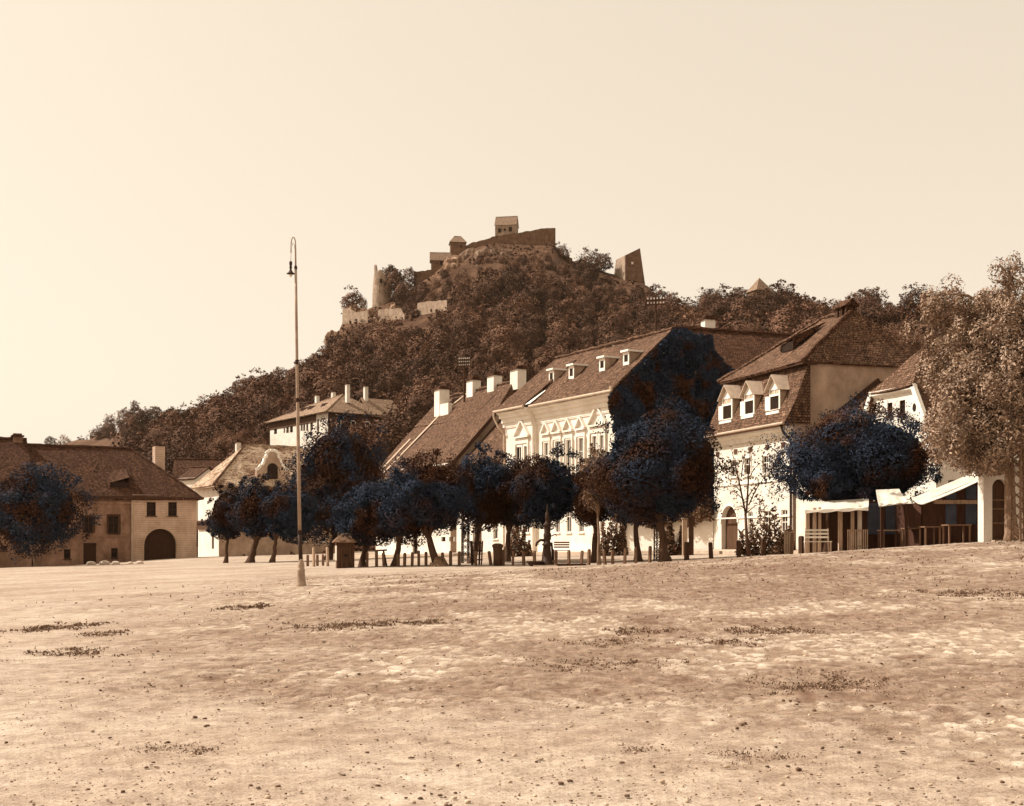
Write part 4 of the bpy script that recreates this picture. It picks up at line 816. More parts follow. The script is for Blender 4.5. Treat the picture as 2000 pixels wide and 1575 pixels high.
TC=math.atan2(-.949,.316); UC=Vector((-.316,.949,0)); CC=Vector((16.0,70.0,0))
def house_C():
    L=9.5; zb=1.0; o=CC+UC*L; f=Fr('mansard_house','tall white house with a bell-curved mansard roof and three big gabled dormers','house',(o.x,o.y),TC,zb); D=10.0; H=8.45-zb
    up=[f.rect(1428,1440,899,931),f.rect(1455,1467,895,928),f.rect(1490,1502,891,925)]
    lo=[f.rect(1461,1470,1000,1042),f.rect(1493,1505,998,1041),f.rect(1526,1538,996,1040)]
    dr=f.rect(1409,1441,988,1079)+(True,)
    lo=[(a,b,l,t) for a,b,l,t in lo]
    mb=MB(); facade(mb,0,L,-1,H,up+lo+[dr],0,.3); mb.face((0,D,-1),(0,0,-1),(0,0,H),(0,.9,11.0),(0,D,11.0)); mb.face((L,D,-1),(0,D,-1),(0,D,12-zb),(L,D,12-zb)); mb.build('wall',M['whiteC'],f.e)
    zt=12.1-zb; prof=[(-.62,H-.05),(-.42,H+.28),(-.18,H+.72),(.12,H+1.3),(.42,H+2.0),(.7,H+2.75),(.92,H+3.3),(1.08,zt)]
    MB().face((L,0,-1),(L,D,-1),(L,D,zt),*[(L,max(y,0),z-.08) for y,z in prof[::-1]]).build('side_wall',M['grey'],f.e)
    for o_ in up: 
        window(f.e,o_,0,.10,(1,1),surround=.1)
    for o_ in lo: window(f.e,o_,0,.10,(1,2),surround=0)
    a,b,l,t,_=dr; g=MB().box(a,b,.3,.36,l,t).build('door',M['door'],f.e)
    r0=(b-a)/2; MB().extrude_y(arc(a-.16,b+.16,t-r0)+arc(a,b,t-r0)[::-1],-.06,-.004).build('arch_surround',M['trim'],f.e)
    zc=f.at(1480,940)[1]
    MB().box(0,L,-.07,-.004,zc-.12,zc+.02).build('string_course',M['trim'],f.e); MB().box(0,L,-.06,-.004,zc-2.2,zc-2.12).build('string_course',M['trim'],f.e)
    c=MB().extrude_x([(-.004,H-.75),(-.12,H-.75),(-.14,H-.5),(-.4,H-.34),(-.42,H-.16),(-.004,H-.16)],-.1,L-.003); c.build('cornice',M['whiteC'],f.e)
    for px in (1402,1437,1466,1499,1530):
        x,z=f.at(px,866 if px<1450 else 858); MB().box(x-.22,x+.22,-.03,-.004,H-1.35,H-1.05).build('attic_vent',M['door'],f.e)
    # mansard skirt
    r=MB(); 
    for (ya,za),(yc,zc2) in zip(prof[:-1],prof[1:]): r.patch((-.35,ya,za),(L+.1,ya,za),(L+.1,yc,zc2),(-.35,yc,zc2),.012,.5)
    r.face((L+.1,0,H-.05),*[(L+.1,y,z) for y,z in prof],(L+.1,1.08,H-.05)); r.build('mansard_slope',M['tile'],f.e)
    MB().extrude_x([(-.62,H-.1),(-.5,H-.2),(.0,H-.16),(.0,H-.02)],-.35,L+.1).build('eaves_soffit',M['wood'],f.e)
    MB().tube([(L-.3,-.6,H-.12),(L-.25,-.5,H-.5),(L-.02,-.12,H-1.1),(L-.02,-.12,-.3)],.075,8).build('downpipe',M['iron'],f.e)
    MB().tube([(-.35,-.68,H-.06),(L+.1,-.68,H-.06)],.075,8).build('gutter',M['zinc'],f.e)
    # upper hipped roof
    ze=zt+.02; zr=15.45-zb; ov=.45; A=(-.35,ov,ze-.15); B=(L+.3,ov,ze-.15); C2=(L+.3,D+.3,ze-.15); D2=(-.35,D+.3,ze-.15); E=(4.7,5.0,zr); Fp=(7.9,5.0,zr)
    r=MB(); r.patch(A,B,Fp,E,.05); r.patch(B,C2,(7.9,5.02,zr),Fp,.05); r.patch(C2,D2,E,Fp,.05); r.patch(D2,A,E,(4.7,5.02,zr),.05)
    ro=r.build('roof',M['tile'],f.e,False,.15); ridge_cap(ro,[E,Fp],.13,M['tile']); ridge_cap(ro,[Fp,B],.13,M['tileD']); ridge_cap(ro,[E,A],.13,M['tile'])
    MB().box(-.3,L+.25,ov+.08,1.5,ze-.33,ze-.2).build('eaves_soffit',M['woodD'],f.e)
    # dormers
    for (x0,x1,pt,pg,pb) in ((1412,1432,775,752,822),(1455,1475,767,744,812),(1504,1525,757,732,804)):
        y=-.02; xa,_=f.at(x0,790,y); xb,_=f.at(x1,790,y); xm=(x0+x1)/2; _,zl=f.at(xm,pb,y); _,z1=f.at(xm,pt,y); _,zg=f.at(xm,pg,y); cx=(xa+xb)/2
        d=MB(); d.face((xa,y,zl-.1),(xb,y,zl-.1),(xb,y,z1),(cx,y,zg-.1),(xa,y,z1)); yb=1.5
        d.face((xb,y,zl-.1),(xb,yb,zl+1.4),(xb,yb,z1),(xb,y,z1)); d.face((xa,y,z1),(xa,yb,z1),(xa,yb,zl+1.4),(xa,y,zl-.1)); dm=d.build('dormer',M['woodL'],f.e)
        t=MB(); t.patch((xb+.22,y-.3,z1-.2),(xb+.22,yb,z1-.2),(cx,yb,zg),(cx,y-.3,zg),.0,2); t.patch((xa-.22,yb,z1-.2),(xa-.22,y-.3,z1-.2),(cx,y-.3,zg),(cx,yb,zg),.0,2); t.build('dormer_roof',M['zinc'],dm,False,.05)
        w=MB(); zm=z1-.15; zz=(zl+z1)/2+.25; g=.12
        w.box(xa,xa+g,y-.07,y-.004,zl,z1).box(xb-g,xb,y-.07,y-.004,zl,z1).box(xa+g,xb-g,y-.07,y-.004,zl,zl+g).box(xa+g,xb-g,y-.07,y-.004,z1-.14,z1).box(xa+g,xb-g,y-.066,y-.004,zz-.06,zz+.06).box(cx-.03,cx+.03,y-.064,y-.004,zz,z1-.14)
        w.face((xa-.02,y-.05,z1+.003),(xb+.02,y-.05,z1+.003),(cx,y-.05,zg-.18)); w.box(xa-.12,xb+.12,y-.22,y-.004,zl-.16,zl-.004)
        w.box(xa-.5,xa-.04,y-.05,y+.0,zl+.05,zz)    # open shutter leaf
        fr=w.build('dormer_window',M['trim'],dm); MB().box(xa+g,xb-g,y-.03,y-.006,zl+g,zz-.06).build('pane',M['pane'],fr); MB().box(xa+g,xb-g,y-.03,y-.006,zz+.06,z1-.14).build('pane',M['zinc'],fr)
    # hatch in the upper slope
    y=1.9; x,z=f.at(1526,692,y); hz_=ze+(zr-ze)*(y-ov)/(5-ov); 
    m=MB(); m.v=[(x-.15,y,hz_+.05),(x+1.35,y,hz_+.05),(x+1.35,y,hz_+.75),(x-.15,y,hz_+.35),(x+1.35,y+2.2,hz_+1.75),(x-.15,y+1.5,hz_+1.3)]; m.f=[(3,2,4,5),(0,3,5),(1,4,2)]; h=m.build('roof_hatch',M['tileD'],f.e,False,.06)
    MB().box(x-.12,x+1.3,y+.05,y+.1,hz_,hz_+.5).build('hatch_opening',M['pane'],h)
    # louvred ventilator astride the ridge
    cxx=7.3; m=MB()
    for sx in (-.45,0,.45):
        for sy in (-.3,.3): m.box(cxx+sx-.06,cxx+sx+.06,5+sy-.06,5+sy+.06,zr-.4,zr+.32)
    m.box(cxx-.3,cxx+.42,4.78,5.22,zr-.2,zr+.3); k=m.build('ridge_ventilator',M['woodD'],f.e)
    t=MB(); t.patch((cxx-.7,4.5,zr+.25),(cxx+.65,4.5,zr+.25),(cxx+.65,5,zr+.72),(cxx-.7,5,zr+.72),.01,.3); t.patch((cxx+.65,5.5,zr+.25),(cxx-.7,5.5,zr+.25),(cxx-.7,5,zr+.72),(cxx+.65,5,zr+.72),.01,.3); t.face((cxx+.6,4.6,zr+.27),(cxx+.6,5.4,zr+.27),(cxx+.6,5,zr+.7)); t.build('ventilator_roof',M['tileD'],k,False,.06)
house_C()
def wing_C():
    o=CC; zb=1.1; f=Fr('low_side_house','low tiled side house leaning against the shaded side wall of the mansard house','house',(o.x+.05,o.y-.15),TC,zb); L=6.4; D=9
    H=6.75-zb; mb=MB(); facade(mb,.0,L,-1,H,[(1.2,2.1,1.0,2.4),(3.6,4.5,1.0,2.4)],.1,.25); mb.face((0,.1,-1),(L,.1,-1),(L,D,-1),(0,D,-1)); mb.build('wall',M['whiteC'],f.e)
    for o_ in ((1.2,2.1,1.0,2.4),(3.6,4.5,1.0,2.4)): window(f.e,o_,.1,.2,(1,1))
    zr=11.0-zb; r=MB(); r.patch((.25,-.5,H-.2),(L,-.5,H-.2),(L,5.6,zr),(.25,5.6,zr),.08); ro=r.build('roof',M['tile'],f.e,False,.15)
    MB().bar((.15,-.5,H-.25),(.15,5.6,zr-.05),.14,.5).build('verge_board_or_shade',M['woodD'],f.e)  # dark bar added in place of the shadow band along this verge
wing_C()
def house_D():
    f=Fr('white_gable_house','white gabled house with two narrow windows between the mansard house and the large feathery tree','house',(17.8,63.5),TC,1.25); L=6.4; c=3.2; zb=1.25; D=9
    ze=6.3-zb; zh=9.15-zb; zr=11.4-zb; hw=1.55; k=(zh-ze)/(c-hw)
    ops=[f.rect(1733,1743,787,813),f.rect(1757,1768,782,809)]
    mb=MB(); facade(mb,ops[0][0]-.35,ops[1][1]+.35,ze,ops[0][3]+.35,ops,0,.25); xa=ops[0][0]-.35; xb=ops[1][1]+.35; zt=ops[0][3]+.35
    mb.face((0,0,-1),(L,0,-1),(L,0,ze),(0,0,ze)); mb.face((0,0,ze),(xa,0,ze),(xa,0,zt),(c-hw-(zh-zt)/k,0,zt)); mb.face((xb,0,ze),(L,0,ze),(c+hw+(zh-zt)/k,0,zt),(xb,0,zt)); mb.face((c-hw-(zh-zt)/k,0,zt),(c+hw+(zh-zt)/k,0,zt),(c+hw,0,zh),(c-hw,0,zh))
    mb.face((L,0,-1),(L,D,-1),(L,D,ze),(L,0,ze)); mb.face((0,D,-1),(0,0,-1),(0,0,ze),(0,D,ze)); mb.build('wall',M['white'],f.e)
    for o_ in ops: window(f.e,o_,0,.10,(0,1),M['woodD'])
    x,z=f.at(1786,796); MB().extrude_y([(x+.13*math.cos(k*math.pi/6),z+.2*math.sin(k*math.pi/6)) for k in range(12)],-.02,.02).build('attic_hole',M['pane'],f.e)
    m=MB(); m.extrude_x([(-.22,zh-.18),(-.22,zh+.02),(.0,zh+.02),(.0,zh-.3)],c-hw-.25,c+hw+.25); m.build('cornice',M['trim'],f.e)
    MB().bar((-.05,-.14,ze-.1),(c-hw-.1,-.14,zh),.2,.24).build('verge_board_or_shade',M['trim'],f.e); MB().bar((L+.05,-.14,ze-.1),(c+hw+.1,-.14,zh),.2,.24).build('verge_board_or_shade',M['trim'],f.e)
    r=MB(); b=1.8
    def side(s):
        x0=c+s*(c+.15); x1=c+s*(hw+.12); 
        r.patch((x0,-.2,ze-.1),(x0,D,ze-.1),(x1,D,zh),(x1,-.2,zh),.05); r.patch((x1,-.2,zh),(x1,D,zh),(c,D,zr),(c,b,zr),.05)
    side(-1); side(1); r.patch((c-hw-.25,-.3,zh-.02),(c+hw+.25,-.3,zh-.02),(c+.02,b,zr),(c,b,zr),.05)
    ro=r.build('roof',M['tile'],f.e,False,.14); ridge_cap(ro,[(c,b,zr+.04),(c,D,zr+.04)],.13,M['tile']); x,z=f.at(1818,634,5.5); chimney(f.e,c,5.5,zr-.6,zr+1.4,.8,.7,M['white'],True)
house_D()
# garden wall between the white houses, gate posts and vine
def seg_wall(name,label,cat,a,b,h,m,th=.35,z=None,cap=True):
    a=Vector(a); b=Vector(b); d=b-a; L=d.length; th_=math.atan2(d.y,d.x); zb=z if z is not None else min(gz(a.x,a.y),gz(b.x,b.y))-.1
    e=empty(name,(a.x,a.y,zb),th_,label,cat); MB().box(0,L,0,th,-.5,h).build('wall',m,e)
    if cap: MB().box(-.02,L+.02,-.1,th+.1,h+.003,h+.12).build('coping',M['tileD'],e)
    return e
ga=(7.25,83.9); gb=(12.95,79.1)
seg_wall('garden_wall','white garden wall hung with vines between the two tall white houses','wall',ga,gb,2.5,M['white'],z=.85)
rs=np.random.RandomState(11); n=5200; t=rs.rand(n); w=fbm(t*9,t*0+3,2); hh=rs.rand(n)
vx=ga[0]+(gb[0]-ga[0])*t; vy=ga[1]+(gb[1]-ga[1])*t; low=np.where(w>.5,1.9,2.35)-.25*np.abs(np.sin(t*23))
z=low+(3.75-low+.5*(fbm(t*6,t*0,4)-.5))*hh; pos=np.stack([vx+rs.normal(size=n)*.14-.25,vy+rs.normal(size=n)*.14-.25,z+.85],1)
me=leaf_mesh('vine',pos,np.stack([-rs.rand(n),-rs.rand(n)-.3,rs.normal(size=n)*.6],1),.2,M['leafVine'],rs); tag(link('vine',me),'shaggy pale vine hanging over the white garden wall','vine')
for px,w in ((1337,'left'),(1350,'right')):
    b=G(px,73); m=MB().box(-.13,.13,-.13,.13,-.3,2.15).box(-.17,.17,-.17,.17,2.153,2.25); o=m.build('gate_post',M['woodL'] if w=='left' else M['woodD']); o.location=b
    tag(o,'pale square gate post before the white garden wall' if w=='left' else 'dark square gate post beside the pale one at the garden wall','gate post')
# pavement along the houses
mb=MB(); ln=[on_row(s) for s in (46,36,25,15,7,0)]+[(12.9,79.0),(16.0,70.0),(17.9,63.4)]; nrm=Vector((-.9,-.42,0))
for k in range(len(ln)-1):
    (ax,ay),(bx,by)=ln[k],ln[k+1]; w=2.6; za=gz(ax,ay)+.12; z2=gz(bx,by)+.12
    A=Vector((ax,ay,za)); B=Vector((bx,by,z2)); A2=A+nrm*w; B2=B+nrm*w; A2.z=gz(A2.x,A2.y)+.16; B2.z=gz(B2.x,B2.y)+.16; dz=Vector((0,0,.35)); mb.face(A2,B2,B,A); mb.face(A2-dz,B2-dz,B2,A2)
tag(mb.build('pavement',simple('trodden_pavement',rgb(.50,.38,.28),.95,.25,1.5)),kind='structure')

# ================================================================== TREES OF THE SQUARE
ROWT='clipped trees along the square'
tree('dark bushy tree with a pale slim trunk in front of the far-left dark house',70,101,(-45,165,905,1085),.17,9500,26,.3,'leafSq','barkL',seed=1,lean=0,gap=.2,flat=.9)
tree('small dark tree, leftmost of the row, partly hiding the sunlit house corner',440,96,(405,492,950,1058),.16,5200,16,.25,seed=2,group=ROWT)
tree('dark tree on a thick trunk, second of the row from the left',487,93,(440,582,940,1066),.3,6500,18,.25,seed=3,group=ROWT)
tree('dark tree on a slanting trunk just left of the lamp mast',531,91,(505,628,946,1064),.2,5500,16,.24,seed=4,group=ROWT,lean=-.5)
tree('tall dark tree rising behind the lamp mast and the hut',640,98,(566,762,818,1065),.3,13000,34,.29,seed=5,gap=.08,core=.5)
tree('dense dark tree above the timber hut',706,67,(640,802,936,1066),.2,9000,22,.19,seed=6,group=ROWT)
tree('broad dark tree on a straight trunk, first right of the timber hut',771,66,(704,872,912,1066),.2,8500,22,.19,seed=7,group=ROWT)
tree('dark round tree on a leaning trunk with a heap of earth at its foot',858,65,(745,930,891,1056),.24,10500,24,.19,seed=8,group=ROWT,lean=-.35)
tree('brownish airy tree beside the lattice mast',921,70,(870,1024,884,1044),.2,8500,24,.2,seed=9,group=ROWT,gap=.25)
tree('dark tree with a forked trunk behind the iron water pump',988,72,(926,1076,896,1048),.2,8000,20,.2,seed=10,group=ROWT)
tree('dense dome-shaped dark tree directly above the iron water pump',1064,68,(1004,1142,880,1038),.19,9500,24,.19,seed=11,group=ROWT,gap=.1)
tree('dark tree on a stout trunk, right of the water pump',1160,67,(1105,1228,892,1038),.2,6500,18,.19,seed=12,group=ROWT)
tree('slender young tree with paler tufted leaves staked before the stout trunk',1170,63,(1134,1196,868,1010),.085,3000,26,.17,'leafYg','barkL',seed=13,gap=.4,core=0,lobe=(.2,.34),spread=(.4,.95))
tree('dark tree on a tilted trunk behind the largest clipped tree',1248,66,(1180,1330,860,1035),.19,8500,22,.19,seed=14,group=ROWT,lean=-.3)
tree('largest dark clipped tree, standing free before the ivy gable',1298,61,(1150,1420,800,1034),.26,24000,44,.19,seed=15,group=ROWT,gap=.12)
tree('broad dark tree shading the canvas terrace in front of the mansard house',1707,54.5,(1512,1842,800,1006),.25,27000,48,.17,seed=16,group=ROWT,gap=.05,lean=-.25,core=.5)
tree('thin dark tree trunk standing among the terrace posts',1613,53,(1560,1680,900,985),.15,6000,18,.18,seed=17,group=ROWT)
# bare sapling
def sapling():
    b=G(1462,57); e=empty('sapling',b,0,'nearly bare sapling with thin spreading branches before the mansard house','tree'); rs=np.random.RandomState(4); m=MB(); s=57/F
    q=lambda px,py,dy=0: Vector(((px-1462)*s,dy,(1087-py)*s))
    m.tube([q(1463,1090),q(1458,1040),q(1456,1000)],[.1,.075,.06],8); tips=[]
    def br(a,b2,r,dy,n=2):
        A=q(*a); B=q(*b2,dy); mid=A.lerp(B,.5)+Vector((0,0,.12)); m.tube([A,mid,B],[r,r*.75,r*.3],6); tips.append(B); tips.append(mid)
        for k in range(n):
            u=A.lerp(B,.45+.3*k); v=u+Vector((rs.normal()*.4,rs.normal()*.3,.25+rs.rand()*.45)); m.tube([u,v],[r*.4,r*.15],5); tips.append(v)
    for a,b2,r,dy in (((1456,1000),(1430,878),.05,.1),((1458,1000),(1465,872),.05,-.1),((1449,960),(1422,940),.03,.2),((1462,985),(1490,935),.035,.1),((1453,975),(1420,955),.028,-.2),((1460,970),(1487,940),.03,.2),((1456,992),(1436,990),.025,0),((1448,930),(1456,880),.03,.2),((1464,930),(1482,905),.025,-.1),((1458,1000),(1495,980),.026,.2)): br(a,b2,r,dy)
    m.build('trunk',M['bark'],e,True); T=np.array([tuple(t) for t in tips]); p=np.repeat(T,11,0)+rs.normal(size=(len(T)*11,3))*.2; link('leaves',leaf_mesh('leaves',p,rs.normal(size=p.shape),.1,M['leafYg'],rs),e)
sapling()
# great feathery tree at the right edge
def big_tree():
    Y=46; b=G(1977,Y); e=empty('feathery_tree',b,0,'tall feathery grey-leaved tree at the right edge with a pale trunk','tree'); rs=np.random.RandomState(21); s=Y/F
    q=lambda px,py,dy=0: Vector(((px-1977)*s,dy,(1056-py)*s)); m=MB()
    m.tube([q(1978,1062),q(1976,1040),q(1973,1000),q(1972,930),q(1968,800),q(1962,660),q(1966,560)],[.38,.26,.21,.18,.13,.08,.03],14)
    limbs=[]
    for k in range(46):
        h=rs.uniform(.22,.9); a=Vector((0,0,0)); base=q(1972-4*h,930-370*h); ang=rs.uniform(0,2*math.pi); reach=(.8+2.5*math.sin(math.pi*min(1,(1-h)*.8+.2)))*rs.uniform(.6,1.08)
        tip=base+Vector((math.cos(ang)*reach,math.sin(ang)*reach*.9,rs.uniform(-.2,1.0)+h*.3)); mid=base.lerp(tip,.5)+Vector((0,0,.35)); m.tube([base,mid,tip],[.09,.055,.015],6); limbs.append((base,mid,tip))
    for k in range(26):   # low drooping boughs to the left
        base=q(1972,rs.uniform(760,930)); tip=q(rs.uniform(1800,1925),rs.uniform(690,915),rs.uniform(-2,2)); mid=base.lerp(tip,.5)+Vector((0,0,.5)); m.tube([base,mid,tip],[.1,.06,.015],6); limbs.append((base,mid,tip))
    m.build('trunk',M['barkL'],e,True); P_=[]; N_=[]
    def cluster(c,r,n):
        d=unit(rs,n); o_=d*(r*(.55+.5*rs.rand(n)**.6))[:,None]*np.array([1,1,1.35]); o_[:,2]-=r*.25; P_.append(np.array(c)+o_); N_.append(d+np.array([0,0,.25])+rs.normal(size=(n,3))*.45)
    for a,mi,t in limbs:
        for k in range(7):
            u=rs.uniform(.35,1.05); c=a.lerp(mi,u*2) if u<.5 else mi.lerp(t,u*2-1); r=rs.uniform(.2,.52); cluster(np.array(c)+rs.normal(size=3)*.25,r,int(900*r*r)+60)
    Rb=np.array((3.0,2.9,3.6)); cc=np.array(q(1968,750)); d=unit(rs,230); rr=rs.rand(230)**.42
    for k in range(230):
        c=cc+d[k]*Rb*rr[k]; 
        if rs.rand()<.22: continue
        r=rs.uniform(.22,.6)*(1.1-.35*rr[k]); cluster(c,r,int(850*r*r)+50)
    p=np.concatenate(P_); nr=np.concatenate(N_); k=p[:,2]>2.45; p=p[k]; nr=nr[k]; print('big tree leaves',len(p)); link('crown',leaf_mesh('crown',p,nr,.075,M['leafBig'],rs,aspect=1.5),e)
big_tree()
# shrubs at the white walls; pointed one and thicket stand in for wall shadows
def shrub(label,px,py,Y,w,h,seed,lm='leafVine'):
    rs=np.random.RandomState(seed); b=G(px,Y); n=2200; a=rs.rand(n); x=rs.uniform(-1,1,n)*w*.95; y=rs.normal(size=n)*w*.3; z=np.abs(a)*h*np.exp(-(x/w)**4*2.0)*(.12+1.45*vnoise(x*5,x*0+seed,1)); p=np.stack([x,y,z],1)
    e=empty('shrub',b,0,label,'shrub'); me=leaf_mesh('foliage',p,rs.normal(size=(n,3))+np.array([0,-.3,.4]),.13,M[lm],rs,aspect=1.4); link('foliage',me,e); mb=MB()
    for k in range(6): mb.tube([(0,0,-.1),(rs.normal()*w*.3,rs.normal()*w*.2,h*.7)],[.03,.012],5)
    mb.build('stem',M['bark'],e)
shrub('pointed leafy shape standing in for a shadow under the ground-floor windows of the mansard house',1492,1080,66.5,1.5,2.1,1); shrub('dark shrub by the fence end right of the pointed shadow shape',1530,1080,65.5,.6,1.5,2)
shrub('dark leafy shape standing in for a bush shadow on the white wall behind the staked young tree',1196,1082,78,1.0,2.6,3,'leafVine'); shrub('wispy shrub beside the largest clipped tree',1318,1085,74,.6,1.9,4,'leafVine'); shrub('rounded shrub at the foot of the low link house',1012,1082,84,1.0,1.7,5,'leafVine')

# ================================================================== STREET FURNITURE
def lamp():
    Y=38.8; b=G(588,Y); s=Y/F; e=empty('street_lamp',b,0,'tall slim steel street lamp with a swan-neck top, standing alone on the square','street lamp')
    q=lambda px,py,dy=0: Vector(((px-588)*s,dy,(1145-py)*s))
    MB().lathe([(.17,-.1),(.17,.04),(.155,.08),(.115,.46),(.125,.48),(.125,.53),(.10,.56),(.115,.62),(.10,.70),(.07,.80),(.066,.86)],20).build('base',M['pole'],e,True)
    MB().tube([q(588,1100),q(586.5,1075),q(585.4,1040)],[.068,.064,.062],12).build('lower_shaft',M['iron'],e,True)
    sh=MB().tube([q(585.4,1040),q(583,900),q(581.3,782),q(580,708),q(578.6,610),q(577.6,523)],[.058,.056,.052,.047,.044,.040],12).build('shaft',M['pole'],e,True)
    for a,b2,r in (((581.35,786),(581.2,778),.062),((580.1,712),(579.9,703),.058),((577.8,526),(577.5,520),.048),((585.5,1043),(585.3,1036),.075)): MB().tube([q(*a),q(*b2)],r,12).build('collar',M['iron'],sh)
    pts=[q(577.6,522),q(577.2,490)]+[q(572.9+4.4*math.cos(t),478-14.5*math.sin(t)) for t in np.linspace(0,math.pi,13)]+[q(568.4,494)]
    MB().tube(pts,[.026]*2+[.017]*14,8).tube([q(568.4,494),q(567.9,511)],.008,6).tube([q(576.5,492),q(575,478),q(571,474),q(571.5,480)],.008,6).build('swan_neck',M['pole'],e,True)
    lx=q(567.8,520); hd=MB().lathe([(.02,.16),(.045,.14),(.05,.06),(.035,.02),(.045,-.05),(.03,-.10),(.04,-.14)][::-1],12,(lx.x,0)); hd.v=[(x,y,z+lx.z) for x,y,z in hd.v]; h=hd.build('lamp_head',M['iron'],e,True)
    sd=MB().lathe([(.135,-.245),(.13,-.235),(.07,-.19),(.045,-.14)],20,(lx.x,0)); sd.v=[(x,y,z+lx.z) for x,y,z in sd.v]; sd.build('lamp_shade',M['iron'],h,True)
    bb=MB().lathe([(.012,-.345),(.04,-.325),(.05,-.29),(.035,-.25)],12,(lx.x,0)); bb.v=[(x,y,z+lx.z) for x,y,z in bb.v]; bb.build('bulb',M['china'],h,True)
lamp()
def hut():
    Y=66; b=G(674,Y); e=empty('timber_hut',b,math.radians(12),'small dark timber hut with a shallow hipped roof under the tree row','hut'); w,d,h=.88,1.0,1.42
    m=MB().box(-w/2-.02,w/2,-d/2,d/2,-.15,h)
    m.build('wall',M['door'],e); 
    for k in range(6): pass
    mb=MB()
    for k in range(7): x=-w/2+w*k/6; mb.box(x-.02,x+.02,-d/2-.03,-d/2-.003,-.1,h-.02)
    mb.box(-w/2,w/2,-d/2-.05,-d/2-.031,h-.3,h-.02).build('batten',M['woodD'],e)
    MB().box(-w/2-.05,-w/2-.023,-d/2+.1,d/2-.1,.4,1.2).build('side_shutter',M['canvas'],e)
    MB().box(-.1,.12,-d/2-.06,-d/2-.034,.62,.74).build('hatch',M['pane'],e)
    r=MB(); ov=.22; z0=h-.02; z1=h+.46; A=(-w/2-ov,-d/2-ov,z0); B=(w/2+ov*.5,-d/2-ov,z0); C2=(w/2+ov*.5,d/2+ov,z0); D2=(-w/2-ov,d/2+ov,z0); E=(-.18,0,z1); Fp=(.2,0,z1)
    r.patch(A,B,Fp,E,.01,.3); r.patch(B,C2,(.2,.02,z1),Fp,.01,.3); r.patch(C2,D2,E,Fp,.01,.3); r.patch(D2,A,E,(-.18,.02,z1),.01,.3); r.build('roof',M['wood'],e,False,.05)
hut()
def posts():
    rs=np.random.RandomState(8); me={}
    def mk(w,h,m,name):
        k=MB().box(-w/2,w/2,-w/2,w/2,-.25,h-.02); i=len(k.v); k.v+=[(-w/2,-w/2,h-.02),(w/2,-w/2,h-.02),(w/2,w/2,h-.02),(-w/2,w/2,h-.02),(-w*.28,-w*.28,h+.025),(w*.28,-w*.28,h+.025),(w*.28,w*.28,h+.025),(-w*.28,w*.28,h+.025)]
        k.f+=[tuple(i+j for j in q) for q in ((0,1,5,4),(1,2,6,5),(2,3,7,6),(3,0,4,7),(4,5,6,7))]; o=k.build(name,m); return o
    small=mk(.125,.74,M['wood'],'wooden_post'); big=mk(.185,.82,M['woodD'],'wooden_post'); pale=mk(.13,.95,M['woodL'],'wooden_post')
    def Yat(px): return float(np.interp(px,[600,717,1242,1341,1443,1565],[71,66,62,60,58,55.5]))
    first={}
    def put(src,px,label,group,lean=0,sc=1,Y=None):
        o=src if src.name not in first else src.copy()
        if src.name in first: COL.objects.link(o)
        else: first[src.name]=1
        o.location=G(px,Y or Yat(px)); o.rotation_euler=(rs.normal()*.02,lean+rs.normal()*.015,rs.rand()*1.5); o.scale=(1,1,sc); tag(o,label,'post',group)
    for px,l,sc in ((717,0,1.05),(735.5,0,1.15),(778,0,.9),(790,0,.95),(805,0,1.0),(818,0,1.1),(832,0,1.0),(865,0,.95),(880,0,1.05),(897,0,1.0),(929,0,1.0),(983,0,1.08),(1002,0,.98),(1023,0,.96),(1044,0,1.0),(1080,0,1.1),(1111,0,1.0),(1150,0,1.08),(1197,0,.96),(1220,0,1.06),(1242,0,1.06),(1269,0,1.12)):
        put(small,px,'short weathered wooden post in the low row along the clipped trees','low row of wooden posts',l,sc)
    for px,l,lab in ((750,-.2,'short wooden post leaning over beside the timber hut'),(959,-.16,'short wooden post leaning left beside the round-topped stump'),(1086,-.10,'short tilted wooden post directly right of the water pump'),(1135,.16,'short wooden post tilted to the right beyond the stone step'),(1182,-.15,'short wooden post leaning against the staked young tree')): put(small,px,lab,None,l)
    for px,lab in ((1341,'thick wooden post, first of the thick ones right of the largest tree'),(1389,'thick wooden post in front of the garden wall end, left of the arched door'),(1443,'thick wooden post just right of the arched door'),(1491,'thick wooden post before the pointed shadow shape'),(1565,'thick wooden post at the left foot of the white bench')): put(big,px,lab,None,(-.03 if px==1389 else 0),(1.0 if px!=1341 else 1.12))
    for px,lab in ((613,'pale thick post standing right beside the lamp mast'),(640,'pale thick post just left of the timber hut')): put(pale,px,lab,None,0,1.15,72)
    for px in (588,601,620,631): put(small,px,'thin dark post among the trunks behind the lamp mast','thin posts behind the lamp mast',0,.9,74)
    put(small,1546,'tall dark fence post at the white pale gate',None,0,1.45,60)
posts()
